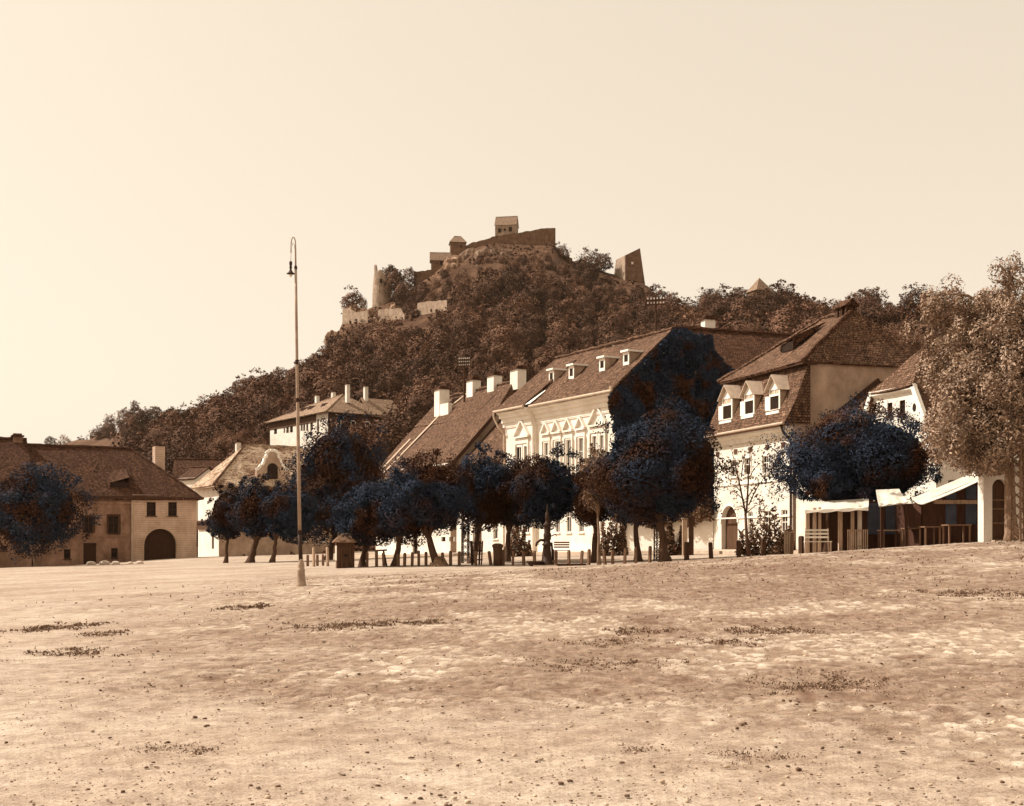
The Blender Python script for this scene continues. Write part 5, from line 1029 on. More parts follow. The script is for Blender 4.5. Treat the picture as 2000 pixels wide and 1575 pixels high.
def pump():
    Y=62.5; b=G(1069,Y); e=empty('water_pump',b,0,'ornate cast-iron water pump with a pointed finial on a stone step','pump'); s=Y/F
    MB().lathe([(.36,-.1),(.36,.12),(.30,.16),(.30,.22),(.24,.27),(.19,.75),(.17,1.0),(.26,1.05),(.27,1.12),(.17,1.18),(.15,1.30),(.19,1.36),(.20,1.62),(.16,1.68),(.17,1.9),(.15,2.0),(.23,2.04),(.24,2.09),(.13,2.2),(.10,2.28),(.10,2.34),(.12,2.38),(.105,2.68),(.06,2.74),(.045,2.8),(.06,2.84),(.03,2.9),(.012,3.16)],18).build('column',M['iron'],e,True)
    MB().tube([(-.15,0,1.3),(-.34,-.05,1.32),(-.52,-.08,1.2),(-.58,-.08,1.0)],[.075,.07,.06,.05],10).build('spout',M['iron'],e,True)
    MB().tube([(.16,0,1.5),(.42,0,1.62),(.46,0,1.5)],[.03,.03,.025],8).tube([(.22,.1,1.2),(.3,.12,.3)],[.05,.06],8).build('handle',M['iron'],e,True)
    t=MB().lathe([(.30,.0),(.42,.2),(.44,.24),(.38,.24),(.3,.12)],16,(-.62,-.25)); t.build('basin',M['iron'],e)
    MB().box(-.72,.5,-.75,.45,-.2,.05).build('step',M['slab'],e,False,0,.03)
    o=MB().box(.45,1.95,-.72,-.52,-.1,.13).build('timber_beam',M['woodD']); o.location=b; tag(o,'squared dark timber beam lying on the ground beside the water pump step','beam')
pump()
def lattice(px,Y,w,h,label,m):
    b=G(px,Y); e=empty('lattice_mast',b,math.radians(15),label,'mast'); l=MB()
    k=MB()
    for sx in (-1,1):
        for sy in (-1,1): k.bar((sx*w/2,sy*w/2,-.2),(sx*w/2*.9,sy*w/2*.9,h),.06)
    k.build('upright',m,e); n=int(h/.36)
    for j in range(n):
        z0=j*h/n; z1=(j+1)*h/n
        for sy in (-1,1): l.bar((-w/2,sy*w/2*.98,z0),(w/2,sy*w/2*.98,z1),.028).bar((w/2,sy*w/2*.98,z0),(-w/2,sy*w/2*.98,z1),.028)
        for sx in (-1,1): l.bar((sx*w/2*.98,-w/2,z0),(sx*w/2*.98,w/2,z1),.028)
    l.build('bracing',m,e)
lattice(909,71,.36,6.0,'riveted steel lattice mast rising into the airy brownish tree',M['iron']); lattice(1287,66,.4,4.5,'steel lattice mast just behind the largest clipped tree',M['iron'])
lattice(1996,44.5,.55,3.4,'wooden trellis mast at the extreme right edge before the white wall',M['wood'])
def tele_pole(label,base,h,rows,w,n,gap):
    e=empty('telephone_pole',base,math.radians(-14),label,'pole'); MB().tube([(0,0,-1.2),(0,0,h)],[.10,.075],10).build('pole',M['woodD'],e)
    for r in range(rows):
        z=h-.15-r*gap; a=MB().box(-w/2,w/2,-.1,-.02,z-.05,z+.05).build('crossarm',M['woodD'],e); p=MB()
        for k in range(n):
            x=-w/2+.1+(w-.2)*k/(n-1)
            i=MB().lathe([(.04,z+.08),(.045,z+.11),(.032,z+.15),(.036,z+.17),(.015,z+.2)],8,(x,-.06)).tube([(x,-.06,z+.05),(x,-.06,z+.085)],.02,6); i.build('insulator',M['china'],a,True)
tele_pole('telephone pole with three crossarms of white insulators rising from the steep roof ridge',P(907,760,112.5),(760-700)/F*112.5,3,1.15,6,.29)
tele_pole('telephone pole with two crossarms of white insulators behind the large white house ridge',P(1281,664,91.5),(664-583)/F*91.5,2,1.36,6,.32)
def misc():
    # round-topped stump
    b=G(972,63.5); o=MB().lathe([(.24,-.1),(.22,.5),(.25,.9),(.3,1.02),(.27,1.1),(.12,1.16)],14).build('stump',M['bark'],None,True); o.location=b; tag(o,'dark round-topped tree stump in the row of low posts','stump')
    # tree guard
    b=G(931,66); e=empty('tree_guard',b,.3,'dark crossed-slat tree guard beside the lattice mast','tree guard'); m=MB()
    for k in range(9):
        a=2*math.pi*k/9; c=Vector((math.cos(a)*.3,math.sin(a)*.3,0)); m.bar(c*.9,c*1.15+Vector((0,0,1.3)),.05)
    m.build('slat',M['woodD'],e); h=MB()
    for z in (.25,.75,1.15): h.lathe([(.3+z*.03,z),(.33+z*.03,z),(.33+z*.03,z+.06),(.3+z*.03,z+.06)],14)
    h.build('hoop',M['iron'],e)
    # signboard bench behind the pump
    e=empty('wooden_bench',G(1098,78),.1,'dark slatted bench facing the street behind the water pump','bench'); MB().box(-.5,.5,-.2,.2,.42,.47).build('seat',M['wood'],e); k=MB()
    for z in (.6,.75,.9): k.box(-.5,.5,.19,.22,z,z+.1)
    k.build('backrest',M['wood'],e)
    for s in (-1,1): MB().box(s*.42-.04,s*.42+.04,-.2,.23,-.1,.417).build('leg',M['woodD'],e)
    # trestle right of the hut
    e=empty('hitching_rail',G(741,66.5),0,'low wooden hitching rail between the hut and the broad dark tree','rail'); MB().bar((-.25,0,.86),(.42,0,.9),.09).build('rail',M['woodD'],e); MB().bar((-.16,0,-.1),(-.16,0,.84),.09).build('leg',M['woodD'],e); MB().bar((.42,0,-.1),(.22,0,.86),.09).build('leg',M['woodD'],e)
    # heap of earth
    rs=np.random.RandomState(3); b=G(858,64.2); V=[];Fc=[]; n=20; R=8
    for j in range(R+1):
        for i in range(n):
            r=j/R; a=2*math.pi*i/n; V.append((math.cos(a)*r*.62,math.sin(a)*r*.5,.38*(1-r*r)*(1+.3*rs.normal()*(r<.95))-.05*r))
    for j in range(R):
        for i in range(n): Fc.append((j*n+i,(j+1)*n+i,(j+1)*n+(i+1)%n,j*n+(i+1)%n))
    k=MB(); k.v=V; k.f=Fc; o=k.build('earth_heap',simple('dug_earth',rgb(.21,.125,.078),1,.4,9)); o.location=b; tag(o,'small heap of earth at the foot of the leaning trunk','heap')
    # pale stones before the gateway house
    rs=np.random.RandomState(6)
    for i,(px,py,r,lab) in enumerate(((178,1106,.30,'first of the pale boulders from the left, before the dark house door'),(205,1105,.36,'largest pale boulder, second from the left before the gateway house'),(226,1105,.27,'third pale boulder in the line before the gateway house'),(254,1107,.2,'small pale boulder before the left jamb of the gateway'),(273,1106,.26,'last pale boulder of the line, before the arched gateway'))):
        V=[];Fc=[]; n=14
        for j in range(9):
            th=math.pi*j/8
            for k2 in range(n):
                ph=2*math.pi*k2/n; q=1+.28*(float(vnoise(np.array(math.cos(ph)*1.7+i*5+math.cos(th)),np.array(math.sin(ph)*1.7+th),1))-.5); V.append((math.sin(th)*math.cos(ph)*r*1.35*q,math.sin(th)*math.sin(ph)*r*q,math.cos(th)*r*.8*q))
        for j in range(8):
            for k2 in range(n): Fc.append((j*n+k2,(j+1)*n+k2,(j+1)*n+(k2+1)%n,j*n+(k2+1)%n))
        k=MB(); k.v=V; k.f=Fc; o=k.build('boulder',M['boulder'],None,True); p=G(px,104); o.location=p+Vector((0,0,r*.2)); tag(o,lab,'boulder')
misc()
# ------------------------------------------------------------------ terrace at the right
def terrace():
    def post(e,px,pt,Y,w,m,name='post',o=None):
        b=G(px,Y)-o; t=P(px,pt,Y)-o; MB().box(b.x-w/2,b.x+w/2,b.y-w/2,b.y+w/2,b.z-.2,t.z).build(name,m,e)
    def sheet(e,pts,o,name='canvas',sag=.06,nu=10,nv=5,hem=.16):
        a,b,c,d=[Vector(p)-o for p in pts]; m=MB(); 
        for j in range(nv+1):
            for i in range(nu+1):
                t=i/nu; q=j/nv; p=(a*(1-t)+b*t)*(1-q)+(d*(1-t)+c*t)*q; m.v.append((p.x,p.y,p.z-sag*math.sin(math.pi*q)*(1+.4*math.sin(t*9))-sag*.7*abs(math.sin(t*math.pi*3))*(1-q)))
        for j in range(nv):
            for i in range(nu): k=j*(nu+1)+i; m.f.append((k,k+1,k+nu+2,k+nu+1))
        base=len(m.v)
        for i in range(nu+1): x,y,z=m.v[i]; m.v.append((x,y-.02,z-hem*(.7+.3*math.cos(i*1.9))))
        for i in range(nu): m.f.append((base+i,base+i+1,i+1,i))
        m.build(name,M['canvas'],e,False,.02)
    # long canopy on timber posts
    Y=50.6; o=G(1630,Y); e=empty('terrace_canopy',o,0,'long white canvas canopy on pale timber posts under the broad dark tree','canopy')
    sheet(e,[P(1572,996,Y-.6),P(1696,990,Y-1.2),P(1697,974,Y+1.3),P(1580,981,Y+1.6)],o)
    for px,pt,w,m in ((1577,996,.14,'woodL'),(1591,992,.12,'woodL'),(1601,991,.1,'woodL'),(1641,993,.15,'woodL'),(1665,990,.12,'woodL'),(1679,988,.14,'canvas')): post(e,px,pt,Y-.3,w,M[m],'post',o)
    MB().bar(P(1574,999,Y-.45)-o,P(1696,995,Y-.9)-o,.09).build('beam',M['woodL'],e)
    bw=MB(); a=P(1580,1000,Y+2.4)-o; b=P(1700,985,Y+2.2)-o; ga_=G(1580,Y+2.4)-o; bw.face(ga_,(b.x,b.y,ga_.z-.1),b,a); bw.build('back_wall',M['dark'],e,False,.08)
    Y=49.6; o=G(1745,Y); e=empty('side_awning',o,0,'short white canvas awning in the middle, between the trunk and the dark booth','awning')
    sheet(e,[P(1717,987,Y-.9),P(1774,979,Y-.6),P(1756,955,Y+1.4),P(1711,957,Y+1.2)],o,hem=.06)
    for px in (1722,1770): post(e,px,984,Y-.6,.1,M['dark'],'post',o)
    bw=MB().box(-.8,1.0,1.9,2.0,-.2,1.95).build('back_wall',M['panelD'],e); 
    for x0,x1 in ((-.5,.1),(.25,.75)): MB().box(x0,x1,1.84,1.897,.55,1.85).build('panel',M['panel'],bw)
    # booth
    Y=49.2; th=math.radians(9); o=G(1800,Y); e=empty('market_booth',o,th,'dark boarded market booth with blue-grey panels and a slanting white awning','booth'); s=Y/F; W=2.62
    H0=(1062-978)*s; H1=(1060-925)*s
    m=MB(); m.face((0,0,-.3),(W,0,-.3),(W,0,H1),(0,0,H0)); m.face((W,0,-.3),(W,2.6,-.3),(W,2.6,H1),(W,0,H1)); m.face((0,2.6,-.3),(0,0,-.3),(0,0,H0),(0,2.6,H0)); m.build('wall',M['panelD'],e,False,.06)
    for x0,x1,z0,z1 in ((1.02,1.47,.86,1.66),(1.88,2.33,.86,1.66),(1.02,1.47,1.87,2.12),(1.88,2.33,1.87,2.44)): MB().box(x0,x1,-.05,-.004,z0,z1).build('panel',M['panel'],e)
    MB().box(.5,W-.02,-.12,-.004,1.68,1.84).build('rail_board',M['woodL'],e)
    a=Vector((-.12,-.45,H0-.05)); b=Vector((W+.1,-.45,H1+.05)); c=Vector((W+.1,.6,H1+.27)); d=Vector((-.12,.6,H0+.2)); k=MB(); nu=12
    for j in range(5):
        for i in range(nu+1):
            t=i/nu; q=j/4; p=(a*(1-t)+b*t)*(1-q)+(d*(1-t)+c*t)*q; k.v.append((p.x,p.y,p.z-.1*math.sin(math.pi*q)-.05*math.sin(t*math.pi)*(1-q)))
    for j in range(4):
        for i in range(nu): z=j*(nu+1)+i; k.f.append((z,z+1,z+nu+2,z+nu+1))
    k.build('awning',M['canvas'],e,False,.025)
    # cafe tables in front of the booth
    for px,Yt,w,lab in ((1738,50.6,.85,'small wooden table with a pale edge beside the trunk on the terrace'),(1782,49.6,.7,'bare dark table left of the booth'),(1816,48.7,.7,'dark table directly before the booth left end'),(1868,48.2,.95,'longer dark table before the booth panels')):
        b=G(px,Yt); t=empty('table',b,.1,lab,'table'); MB().box(-w/2,w/2,-.32,.32,.70,.75).build('table_top',M['woodL'] if px<1750 else M['wood'],t)
        for sx in (-1,1): 
            for sy in (-1,1): MB().bar((sx*(w/2-.06),sy*.26,-.05),(sx*(w/2-.06),sy*.26,.697),.055).build('leg',M['wood'],t)
    # picket fences
    for px0,px1,Yp,lab in ((1656,1694,49.8,'grey picket fence panel left of the broad tree trunk'),):
        a=G(px0,Yp); b=G(px1,Yp); L=(b-a).length; f=empty('picket_fence',a,math.atan2(b.y-a.y,b.x-a.x),lab,'fence'); n=11; k=MB()
        for i in range(n): k.box(i*L/(n-1)-.018,i*L/(n-1)+.018,-.012,.012,-.05,.86)
        k.build('picket',M['woodL'],f); MB().box(-.03,L+.03,.013,.045,.78,.84).box(-.03,L+.03,.013,.045,.15,.21).build('rail',M['wood'],f)
    # pale leaning gate
    a=G(1533,60.5); f=empty('picket_gate',a,math.radians(-25),'narrow pale wooden gate standing ajar by the house corner downpipe','gate'); k=MB()
    for i in range(4): k.box(i*.12-.045,i*.12+.045,-.012,.012,.0,1.25-.05*i)
    k.build('slat',M['woodL'],f); MB().box(-.05,.42,.013,.04,.25,.33).box(-.05,.42,.013,.04,.9,.98).build('rail',M['wood'],f)
    # bench
    Yb=49.0; b=G(1597,Yb); e=empty('garden_bench',b,math.radians(-6),'white slatted garden bench before the canvas terrace','bench'); w=1.05
    k=MB()
    for y in (-.25,-.1,.05): k.box(-w/2,w/2,y,y+.12,.42,.46)
    k.build('seat',M['canvas'],e); k=MB()
    for z in (.58,.72,.86): k.box(-w/2*.88,w/2*.88,.2,.235,z,z+.075)
    k.build('backrest',M['canvas'],e)
    for sx in (-1,0,1):
        MB().bar((sx*w*.45,-.22,-.05),(sx*w*.45,-.22,.417),.055).build('leg',M['woodL'],e)
        if sx: MB().bar((sx*w*.45,.24,-.05),(sx*w*.41,.258,.97),.05).build('leg',M['woodL'],e)
    # arched door in a white wall beside the feathery tree
    Yw=47.4; o=G(1921,Yw); s=Yw/F; f=Fr('arched_wall','white wall with a dark arched wooden door behind the feathery tree trunk','wall',(o.x,o.y),math.radians(10),o.z)
    H=(1057-905)*s; dr=(f.at(1938,1000)[0],f.at(1968,1000)[0],.08,f.at(1953,936)[1],True); L=f.at(2080,1000)[0]
    m=MB(); facade(m,0,L,-.3,H,[dr],0,.3); m.face((0,.4,-.3),(0,0,-.3),(0,0,H),(0,.4,H)); m.face((0,0,H),(L,0,H),(L,.4,H),(0,.4,H)); m.build('wall',M['white'],f.e)
    d=MB().box(dr[0],dr[1],.2,.26,dr[2],dr[3]).build('door',M['door'],f.e); k=MB()
    for z in (.7,1.25,1.6): k.box(dr[0]+.05,dr[1]-.05,.16,.197,z,z+.07)
    k.build('door_ledge',M['wood'],d); MB().box(dr[0]-.1,dr[1]+.1,-.35,-.004,-.2,.075).build('doorstep',M['slab'],f.e)
terrace()

# ================================================================== WOODED HILL
rs=np.random.RandomState(17)
variants=[]
for k in range(9):
    r2=np.random.RandomState(50+k); R=(1,1,1.08+.22*(k%3)-.1*(k==4)); variants.append((crown('hill_crown',r2,R,9+k,6500,.088,M['leafHill'],.12,.06,0,ragged=.14,warp=.4,seed_=k*2.3,lobe=(.32,.56)),R))
for k in range(3):
    r2=np.random.RandomState(70+k); R=(1,1,1.0+.15*k); variants.append((crown('hill_crown',r2,R,20,15000,.052,M['leafHill'],.12,.06,0,ragged=.2,warp=.42,seed_=k*3.1,lobe=(.22,.46)),R))
lowv=[]
for k in range(5):
    r2=np.random.RandomState(80+k); p,d=crown_points(r2,(1,1,1.1),16,800,lobe=(.30,.50)); lowv.append((p,d*1.0+r2.normal(size=d.shape)*.25+np.array([0,0,.15])))
clear=[(722,762,500,588,519,1),(668,716,603,634,506,1),(742,786,606,628,508,.8),(816,873,588,612,505,1),(838,884,490,530,533,1),(876,916,456,494,538,1),(905,1087,440,497,541,1),(900,985,500,560,527,.3),
       (1060,1120,495,524,538,.9),(1196,1262,482,552,541,1),(520,748,765,852,300,1),(960,1015,415,460,560,1),(1462,1502,530,562,404,1),(800,846,520,545,529,.8)]
def blocked(px,top,bot,hw,Y):
    for x0,x1,y0,y1,Ym,pr in clear:
        if Y<Ym+2 and px+hw*.75>x0 and px-hw*.75<x1 and top<y1 and bot>y0 and rs.rand()<pr: return True
    return False
_sk=np.array([(200,826),(262,786),(300,794),(380,788),(440,757),(500,720),(560,716),(620,686),(655,655),(660,610),(700,600),(760,560),(900,520),(1100,500),(1150,500),(1258,550),(1290,558),(1330,582),(1365,577),(1405,550),(1450,562),(1485,566),(1520,548),(1560,566),(1600,582),(1640,588),(1665,576),(1694,564),(1730,590),(1760,584),(1790,554),(1830,576),(1880,558),(1940,552),(2100,552)],float)
def ysolve(px,py):
    yq=np.linspace(float(np.interp(px,_hc[:,0],_hc[:,1])),float(np.interp(px,_hc[:,0],_hc[:,3])),400); zq=HZ-(hz((px-CX)/F*yq,yq)-EYE)/yq*F
    return float(yq[np.argmax(zq>py)])
cand=[]
def addc(px,Y,sc,forced=False,vk=None):
    X=(px-CX)/F*Y; z=float(hz(X,Y)); vk=(rs.randint(9) if Y>290 else 9+rs.randint(3)) if vk is None else vk; R=variants[vk][1]
    lim=float(np.interp(px,_sk[:,0],_sk[:,1]))
    for _ in range(8):
        if HZ-(z+sc*R[2]*2.02-EYE)/Y*F>lim+3 or forced: break
        sc*=.86
    if sc<1.6: return
    cz=z+sc*(R[2]*.92); top=HZ-(cz+sc*R[2]*.95-EYE)/Y*F; bot=HZ-(z-EYE)/Y*F; hw=sc*F/Y
    if not forced and blocked(px,top,bot,hw,Y): return
    cand.append([px,Y,X,z,sc,vk,top,bot,hw,forced,rs.rand()*6.28])
# trees on the skyline, at the bearings where the photo shows them: (bearing, top row, distance, width)
for px,top,Y,w in ((692,556,503,50),(766,507,522,50),(797,520,524,36),(1095,470,537,34),(1150,481,540,66),(1178,492,537,40),(1290,553,500,46),(1318,566,470,44),(1352,573,440,52),(1385,556,428,56),(1412,545,425,72),(1446,557,418,56),(1478,560,398,44),(1520,540,408,80),(1556,562,405,60),(1578,574,400,50),(1606,578,400,56),(1640,584,397,48),(1668,572,394,50),(1694,557,392,76),(1726,582,388,44),(1790,545,386,58),(1818,572,384,50),(1850,560,384,60),(1892,545,380,70),(1940,540,380,70),(1990,548,378,70),
   (785,550,None,44),(806,556,None,40),(826,552,None,40),(846,560,None,42),(868,566,None,40),(890,574,None,40),(800,580,None,38),(890,600,None,40),(912,590,None,40),(935,600,None,42),(905,548,None,24),(926,560,None,28),
   (875,546,None,24),(893,566,None,28),(934,502,None,18),(955,499,None,18),(985,498,None,20),(1014,496,None,18),(1044,494,None,20),(1070,496,None,18),(833,556,None,30),(822,572,None,24),(852,570,None,28),(812,600,None,22),(1005,505,None,26),(1028,500,None,24),(1050,502,None,28),(1075,506,None,24),(1100,512,None,34),(1020,530,None,36),(1048,526,None,36),(1078,532,None,40),(1108,540,None,40),(995,540,None,34),(970,560,None,36),(1012,560,None,40),(1046,562,None,42),(1085,566,None,42),(960,590,None,40),(990,586,None,40),(985,515,None,20),(962,528,None,22),(940,520,None,18),(868,525,None,22),(852,542,None,26),(760,640,None,34),(730,640,None,32),(790,636,None,36),(700,640,None,30),(1210,556,None,36),(1240,562,None,36),(1180,540,None,40),(1145,530,None,42),
   (540,844,None,50),(566,854,None,50),(596,852,None,54),(628,842,None,54),(520,850,None,44),(660,818,214,74),(700,812,216,80),(742,800,220,84),(780,786,224,84),(815,790,226,80),(760,770,250,70),(640,862,205,60),(500,850,240,60),(465,845,250,60),(415,862,225,60),(372,872,225,60),(330,868,230,60),(300,862,240,60),(275,850,250,56),
   (215,806,760,30),(240,796,700,32),(262,783,640,34),(300,790,580,46),(335,795,540,44),(372,783,520,46),(405,768,512,50),(440,752,500,54),(478,728,495,50),(512,716,490,60),(550,713,490,52),(590,700,492,44),(622,682,496,40),(645,660,500,36),(100,850,890,26),(125,846,880,34),(160,850,860,28),(185,836,830,30),(200,826,800,34),(60,868,890,26),(655,650,503,30)):
    if Y is None:
        yq=np.linspace(float(np.interp(px,_hc[:,0],_hc[:,1])),float(np.interp(px,_hc[:,0],_hc[:,3])),160); zq=HZ-(hz((px-CX)/F*yq,yq)-EYE)/yq*F; Y=float(yq[np.argmax(zq>top+w*.72)])
    X=(px-CX)/F*Y; z=float(hz(X,Y)); vk=rs.randint(9) if Y>290 else 9+rs.randint(3); R=variants[vk][1]; sw=w/2/F*Y; zt=EYE+(HZ-top)/F*Y; sc=sw*.95
    cz=zt-sc*R[2]*1.16; cand.append([px,Y,X,min(cz-sc*R[2]*.92,z+3),sc,vk,top,top+2*sc*R[2]*F/Y,sc*F/Y,True,rs.rand()*6.28])
    if cz-sc*R[2]>z+2.0: addc(px+rs.normal()*6,Y-3,max(2.5,(cz-z)*.5),True)
Yy=176.0
while Yy<560:
    stp=9.6; X0=(-40-CX)/F*Yy; X1=(2080-CX)/F*Yy; x=X0+rs.rand()*stp
    while x<X1:
        X=x+rs.normal()*1.8; Yj=Yy+rs.normal()*1.8; px=CX+F*X/Yj; Yr=float(np.interp(px,_hc[:,0],_hc[:,1])); Yf=float(np.interp(px,_hc[:,0],_hc[:,3]))
        open_=float(fbm(np.array(X*.018),np.array(Yj*.018),3)); dens=1.0
        if px<330 and Yj>330: dens=.25
        if 880<px<1060 and Yj>505: dens=.9
        if px>1230 and Yj<Yr-40: dens=.8
        if Yf-30<Yj<Yr-2 and rs.rand()<dens: addc(px,Yj,rs.uniform(3.6,6.2)*(1.12 if px>1300 else 1)*(.62 if (700<px<1130 and Yj>485) else 1))
        x+=stp*rs.uniform(.8,1.25)
    Yy+=9.2
# how much of each tree the view shows: coarse front-to-back count, houses first
cell=5; Wg,Hg=2000//cell,1575//cell; occ=np.zeros((Hg,Wg),bool)
def fillpoly(pts):
    pts=np.array(pts,float)/cell; yy,xx=np.mgrid[0:Hg,0:Wg]; ins=np.zeros((Hg,Wg),bool)
    for i in range(len(pts)):
        (xa,ya),(xb,yb)=pts[i],pts[(i+1)%len(pts)]
        if ya==yb: continue
        c=((ya>yy+.5)!=(yb>yy+.5))&(xx+.5<(xb-xa)*(yy+.5-ya)/(yb-ya)+xa); ins^=c
    occ[:]=occ|ins
fillpoly([(0,858),(70,858),(72,880),(255,875),(380,960),(480,868),(575,868),(600,840),(650,820),(740,915),(860,770),(1010,740),(1100,702),(1310,645),(1540,645),(1665,597),(1790,680),(1830,600),(1900,520),(2000,500),(2000,1100),(0,1120)])
cand.sort(key=lambda c:c[1]); yy,xx=np.mgrid[0:Hg,0:Wg]
for c in cand:
    px,Y,_,_,sc,vk,top,bot,hw=c[:9]; cy=(top+bot)/2; hh=max((bot-top)/2,1); x0=max(0,int((px-hw)/cell)-1); x1=min(Wg,int((px+hw)/cell)+2); y0=max(0,int(top/cell)-1); y1=min(Hg,int(bot/cell)+2)
    if x1<=x0 or y1<=y0: c.append(0); continue
    sub=occ[y0:y1,x0:x1]; el=(((xx[y0:y1,x0:x1]+.5)*cell-px)/hw)**2+(((yy[y0:y1,x0:x1]+.5)*cell-cy)/hh)**2<1; c.append(int((el&~sub).sum())); occ[y0:y1,x0:x1]=sub|el
vis=[c for c in cand if c[-1]>0]; vis.sort(key=lambda c:-c[-1]); keep=[c for c in vis if c[9]]+[c for c in vis if not c[9]]; keep=keep[:262]; rest=[c for c in vis if c not in keep]
print('hill trees', len(cand), len(vis), len(keep), len(rest))
def zone(px,top,Y):
    if px<262: return 'small hazy tree on the distant grassy rise at the far left','trees on the distant left rise'
    if px<640: return 'dark rounded tree in the wood on the long left shoulder of the hill','trees on the left shoulder'
    if px<1230: return ('bushy tree on the rocky crown of the hill close to the castle walls','trees near the castle walls') if top<600 else ('rounded leafy tree in the dense wood on the steep slope beneath the castle','trees on the castle slope')
    return 'broad brown tree on the wooded ridge behind the mansard house','trees on the right-hand ridge'
for c in keep:
    px,Y,X,z,sc,vk,top=c[:7]; o=link('hill_tree',variants[vk][0]); R=variants[vk][1]; o.location=(X,Y,z+sc*R[2]*.92); wd=1.22 if c[9] and px>1280 else 1.08; o.scale=(sc*wd,sc*wd,sc*(.92 if c[9] and px>1280 else 1)); o.rotation_euler=(0,0,c[10]); l,g=zone(px,top,Y); tag(o,l,'tree',g)
# the remaining wood and its undergrowth: one mass
PP=[];NN=[];SS=[]
for c in rest:
    px,Y,X,z,sc,vk=c[:6]; p,d=lowv[vk%5]; a=c[10]; Rm=np.array([[math.cos(a),-math.sin(a),0],[math.sin(a),math.cos(a),0],[0,0,1]]); PP.append(p@Rm.T*sc+np.array([X,Y,z+sc])); NN.append(d@Rm.T); SS.append(np.full(len(p),sc*.21))
n=60000; bp=rs.uniform(-60,2080,n); bt=rs.rand(n); Yr=np.interp(bp,_hc[:,0],_hc[:,1]); Yf=np.interp(bp,_hc[:,0],_hc[:,3]); bY=Yf-35+(Yr-Yf+28)*bt; bX=(bp-CX)/F*bY; ok=((bp>300)|(bY<330))&(fbm(bX*.05,bY*.05,2)>.40); bX,bY,bp=bX[ok],bY[ok],bp[ok]
bz=hz(bX,bY)+rs.rand(len(bX))*1.5; PP.append(np.stack([bX,bY,bz],1)); NN.append(rs.normal(size=(len(bX),3))*.7+np.array([0,-.2,.8])); SS.append(rs.uniform(.6,1.5,len(bX)))
tag(link('woodland',leaf_mesh('woodland',np.concatenate(PP),np.concatenate(NN),np.concatenate(SS),M['leafBush'],rs)),kind='stuff')

# ================================================================== WEEDS AND PEBBLES ON THE SQUARE
Pp=[];H_=[]
for x,y,w in WP:
    for k in range(int(14+34*w)):
        cx_=x+rs.normal()*w*.7; cy_=y+rs.normal()*w*.75; m=rs.randint(6,26); r=rs.uniform(.03,.12); h=rs.uniform(.02,.11)*min(1,.35+w)
        a=rs.normal(size=m)*r; b=rs.normal(size=m)*r; hh=rs.rand(m)*h; Pp.append(np.stack([cx_+a,cy_+b,gz_np(cx_+a,cy_+b)+hh*.6],1)); H_.append(hh)
n=3500; gx=rs.uniform(-16,24,n*3); gy=rs.uniform(9.5,46,n*3); cm,gm=ground_masks(gx,gy); k=rs.rand(n*3)<gm*.55; gx=gx[k]; gy=gy[k]; Pp.append(np.stack([gx,gy,gz_np(gx,gy)+.02],1)); H_.append(np.full(len(gx),.05))
p=np.concatenate(Pp); nr=rs.normal(size=p.shape)*np.array([1,1,.35]); tag(link('weeds',leaf_mesh('weeds',p,nr,np.clip(.0013*np.hypot(p[:,0],p[:,1]),.011,.05),M['weed'],rs,aspect=1.5)),kind='stuff')
def pebbles(name,N,x0,x1,y0,y1,s0,s1,m,maskf=None):
    x=rs.uniform(x0,x1,N); y=y0+(y1-y0)*rs.rand(N)**1.4
    x=x*(.35+.65*y/y1)
    if maskf is not None: k=maskf(x,y); x=x[k]; y=y[k]
    N=len(x); z=gz_np(x,y)+.02; n=8; base=[]; 
    dirs=np.array([(math.cos(a)*c,math.sin(a)*c,s) for s,c,of in ((-.5,.85,0),(.35,.92,.4),(.85,.5,.2)) for a in np.linspace(0,2*math.pi,n,endpoint=False)+of]+[(0,0,1.0)])
    s=s0+(s1-s0)*rs.rand(N)**3.5; V=dirs[None]*s[:,None,None]*(1+.35*rs.normal(size=(N,len(dirs),1)).clip(-1,1)*.6)*np.stack([rs.uniform(.8,1.5,N),rs.uniform(.7,1.2,N),rs.uniform(.45,.8,N)],1)[:,None]
    V=V+np.stack([x,y,z],1)[:,None]; f=[]
    for r in range(2):
        for i in range(n): f.append((r*n+i,r*n+(i+1)%n,(r+1)*n+(i+1)%n,(r+1)*n+i))
    q=np.array(f); off=np.arange(N)*len(dirs); q=(q[None]+off[:,None,None]).reshape(-1,4); t=np.array([(2*n+i,2*n+(i+1)%n,3*n) for i in range(n)]); t=(t[None]+off[:,None,None]).reshape(-1,3)
    me=bpy.data.meshes.new(name); vv=V.reshape(-1); li=np.concatenate([q.reshape(-1),t.reshape(-1)]).astype(np.int32); me.vertices.add(len(vv)//3); me.vertices.foreach_set('co',vv); me.loops.add(len(li)); me.loops.foreach_set('vertex_index',li)
    ls=np.concatenate([np.arange(len(q))*4,len(q)*4+np.arange(len(t))*3]).astype(np.int32); lt=np.concatenate([np.full(len(q),4),np.full(len(t),3)]).astype(np.int32); me.polygons.add(len(ls)); me.polygons.foreach_set('loop_start',ls); me.polygons.foreach_set('loop_total',lt); me.materials.append(m); me.update(calc_edges=True)
    tag(link(name,me),kind='stuff')
pebbles('grit',9000,-8,8.5,7.2,15,.002,.010,simple('fine_grit',rgb(.24,.155,.105),1,.5,5))
pebbles('gravel',2600,-14,15,7.2,34,.003,.020,simple('pale_pebbles',rgb(.50,.37,.26),.9,.4,3))
pebbles('clods',3800,-12,14,7.2,30,.003,.020,simple('dark_clods',rgb(.13,.075,.046),1,.4,3),lambda x,y: fbm(x*.5+3,y*.5,1)>.44)

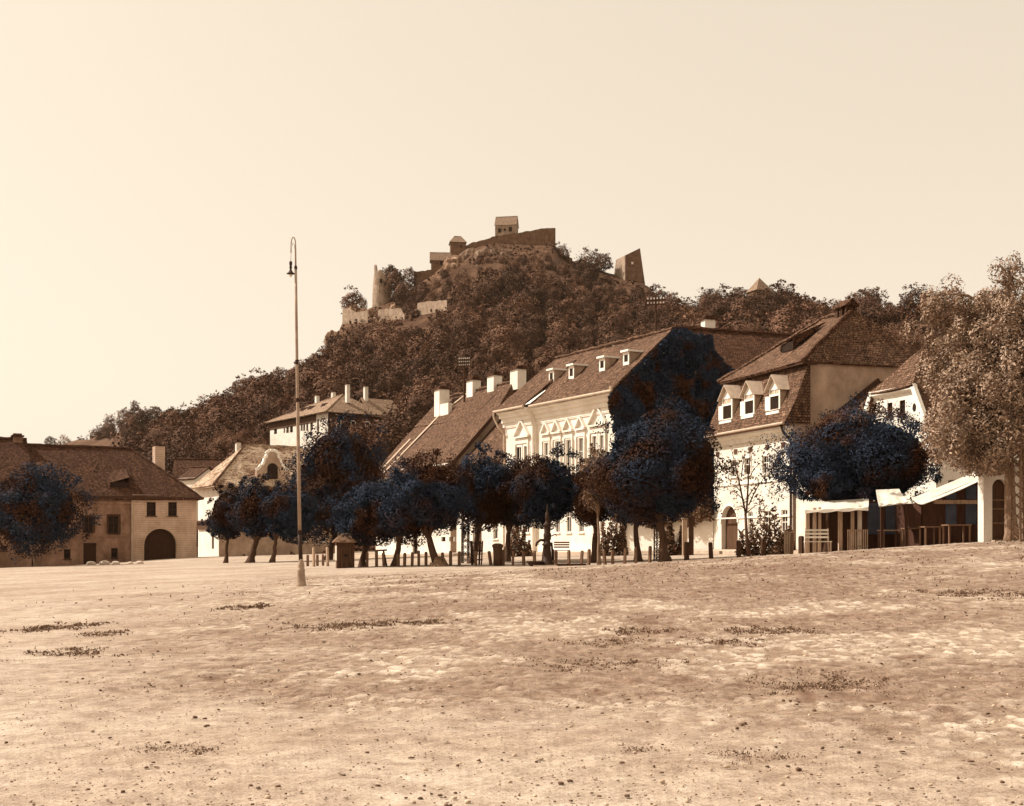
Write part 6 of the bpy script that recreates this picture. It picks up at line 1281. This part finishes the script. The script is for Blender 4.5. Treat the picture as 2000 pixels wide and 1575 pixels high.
# ================================================================== AIR, LIGHT, CAMERA
hb=MB().box(-2600,2600,-500,1750,-14,210); o=hb.build('haze',M['ground']); tag(o,kind='stuff'); o.data.materials.clear()
hm=bpy.data.materials.new('air'); hm.use_nodes=True; nt=hm.node_tree; nt.nodes.clear(); out=nt.nodes.new('ShaderNodeOutputMaterial'); v=nt.nodes.new('ShaderNodeVolumePrincipled'); v.inputs['Color'].default_value=rgb(.95,.74,.55); v.inputs['Density'].default_value=.00004; nt.links.new(v.outputs[0],out.inputs['Volume']); o.data.materials.append(hm)
SUN_EL=math.radians(47); sx,sy=-.985,.17
w=bpy.data.worlds.new('World'); S.world=w; w.use_nodes=True; nt=w.node_tree; N=nt.nodes; L=nt.links; bg=N['Background']
sk=N.new('ShaderNodeTexSky'); sk.sky_type='NISHITA'; sk.sun_disc=False; sk.sun_elevation=SUN_EL; sk.sun_rotation=math.atan2(sx,sy); sk.air_density=1.0; sk.dust_density=3.0
bw=N.new('ShaderNodeRGBToBW'); L.new(sk.outputs[0],bw.inputs[0]); pw=N.new('ShaderNodeMath'); pw.operation='POWER'; pw.inputs[1].default_value=.33; L.new(bw.outputs[0],pw.inputs[0])
vm=N.new('ShaderNodeVectorMath'); vm.operation='SCALE'; vm.inputs[0].default_value=(1.0,.86,.69); ms=N.new('ShaderNodeMath'); ms.operation='MULTIPLY'; ms.inputs[1].default_value=4.75; L.new(pw.outputs[0],ms.inputs[0]); L.new(ms.outputs[0],vm.inputs['Scale']); L.new(vm.outputs[0],bg.inputs['Color']); bg.inputs['Strength'].default_value=.1
sd=bpy.data.lights.new('sun','SUN'); sd.energy=5.0; sd.angle=math.radians(.5); sd.color=(1,.945,.87); so=bpy.data.objects.new('sun',sd); COL.objects.link(so)
dv=Vector((sx*math.cos(SUN_EL),sy*math.cos(SUN_EL),math.sin(SUN_EL))); so.rotation_euler=dv.to_track_quat('Z','Y').to_euler(); so.location=(-60,20,80)
cd=bpy.data.cameras.new('camera'); co_=bpy.data.objects.new('camera',cd); COL.objects.link(co_); co_.location=(0,0,EYE); co_.rotation_euler=(math.radians(90),0,0)
cd.sensor_width=36; cd.lens=36*F/2000; cd.shift_x=0; cd.shift_y=(HZ-1575/2)/2000; cd.clip_end=6000; cd.clip_start=.1; S.camera=co_
S.view_settings.view_transform='Standard'; S.view_settings.look='None'; S.view_settings.exposure=.48; S.view_settings.gamma=1
S.cycles.max_bounces=6; S.cycles.volume_bounces=0; S.cycles.transparent_max_bounces=4
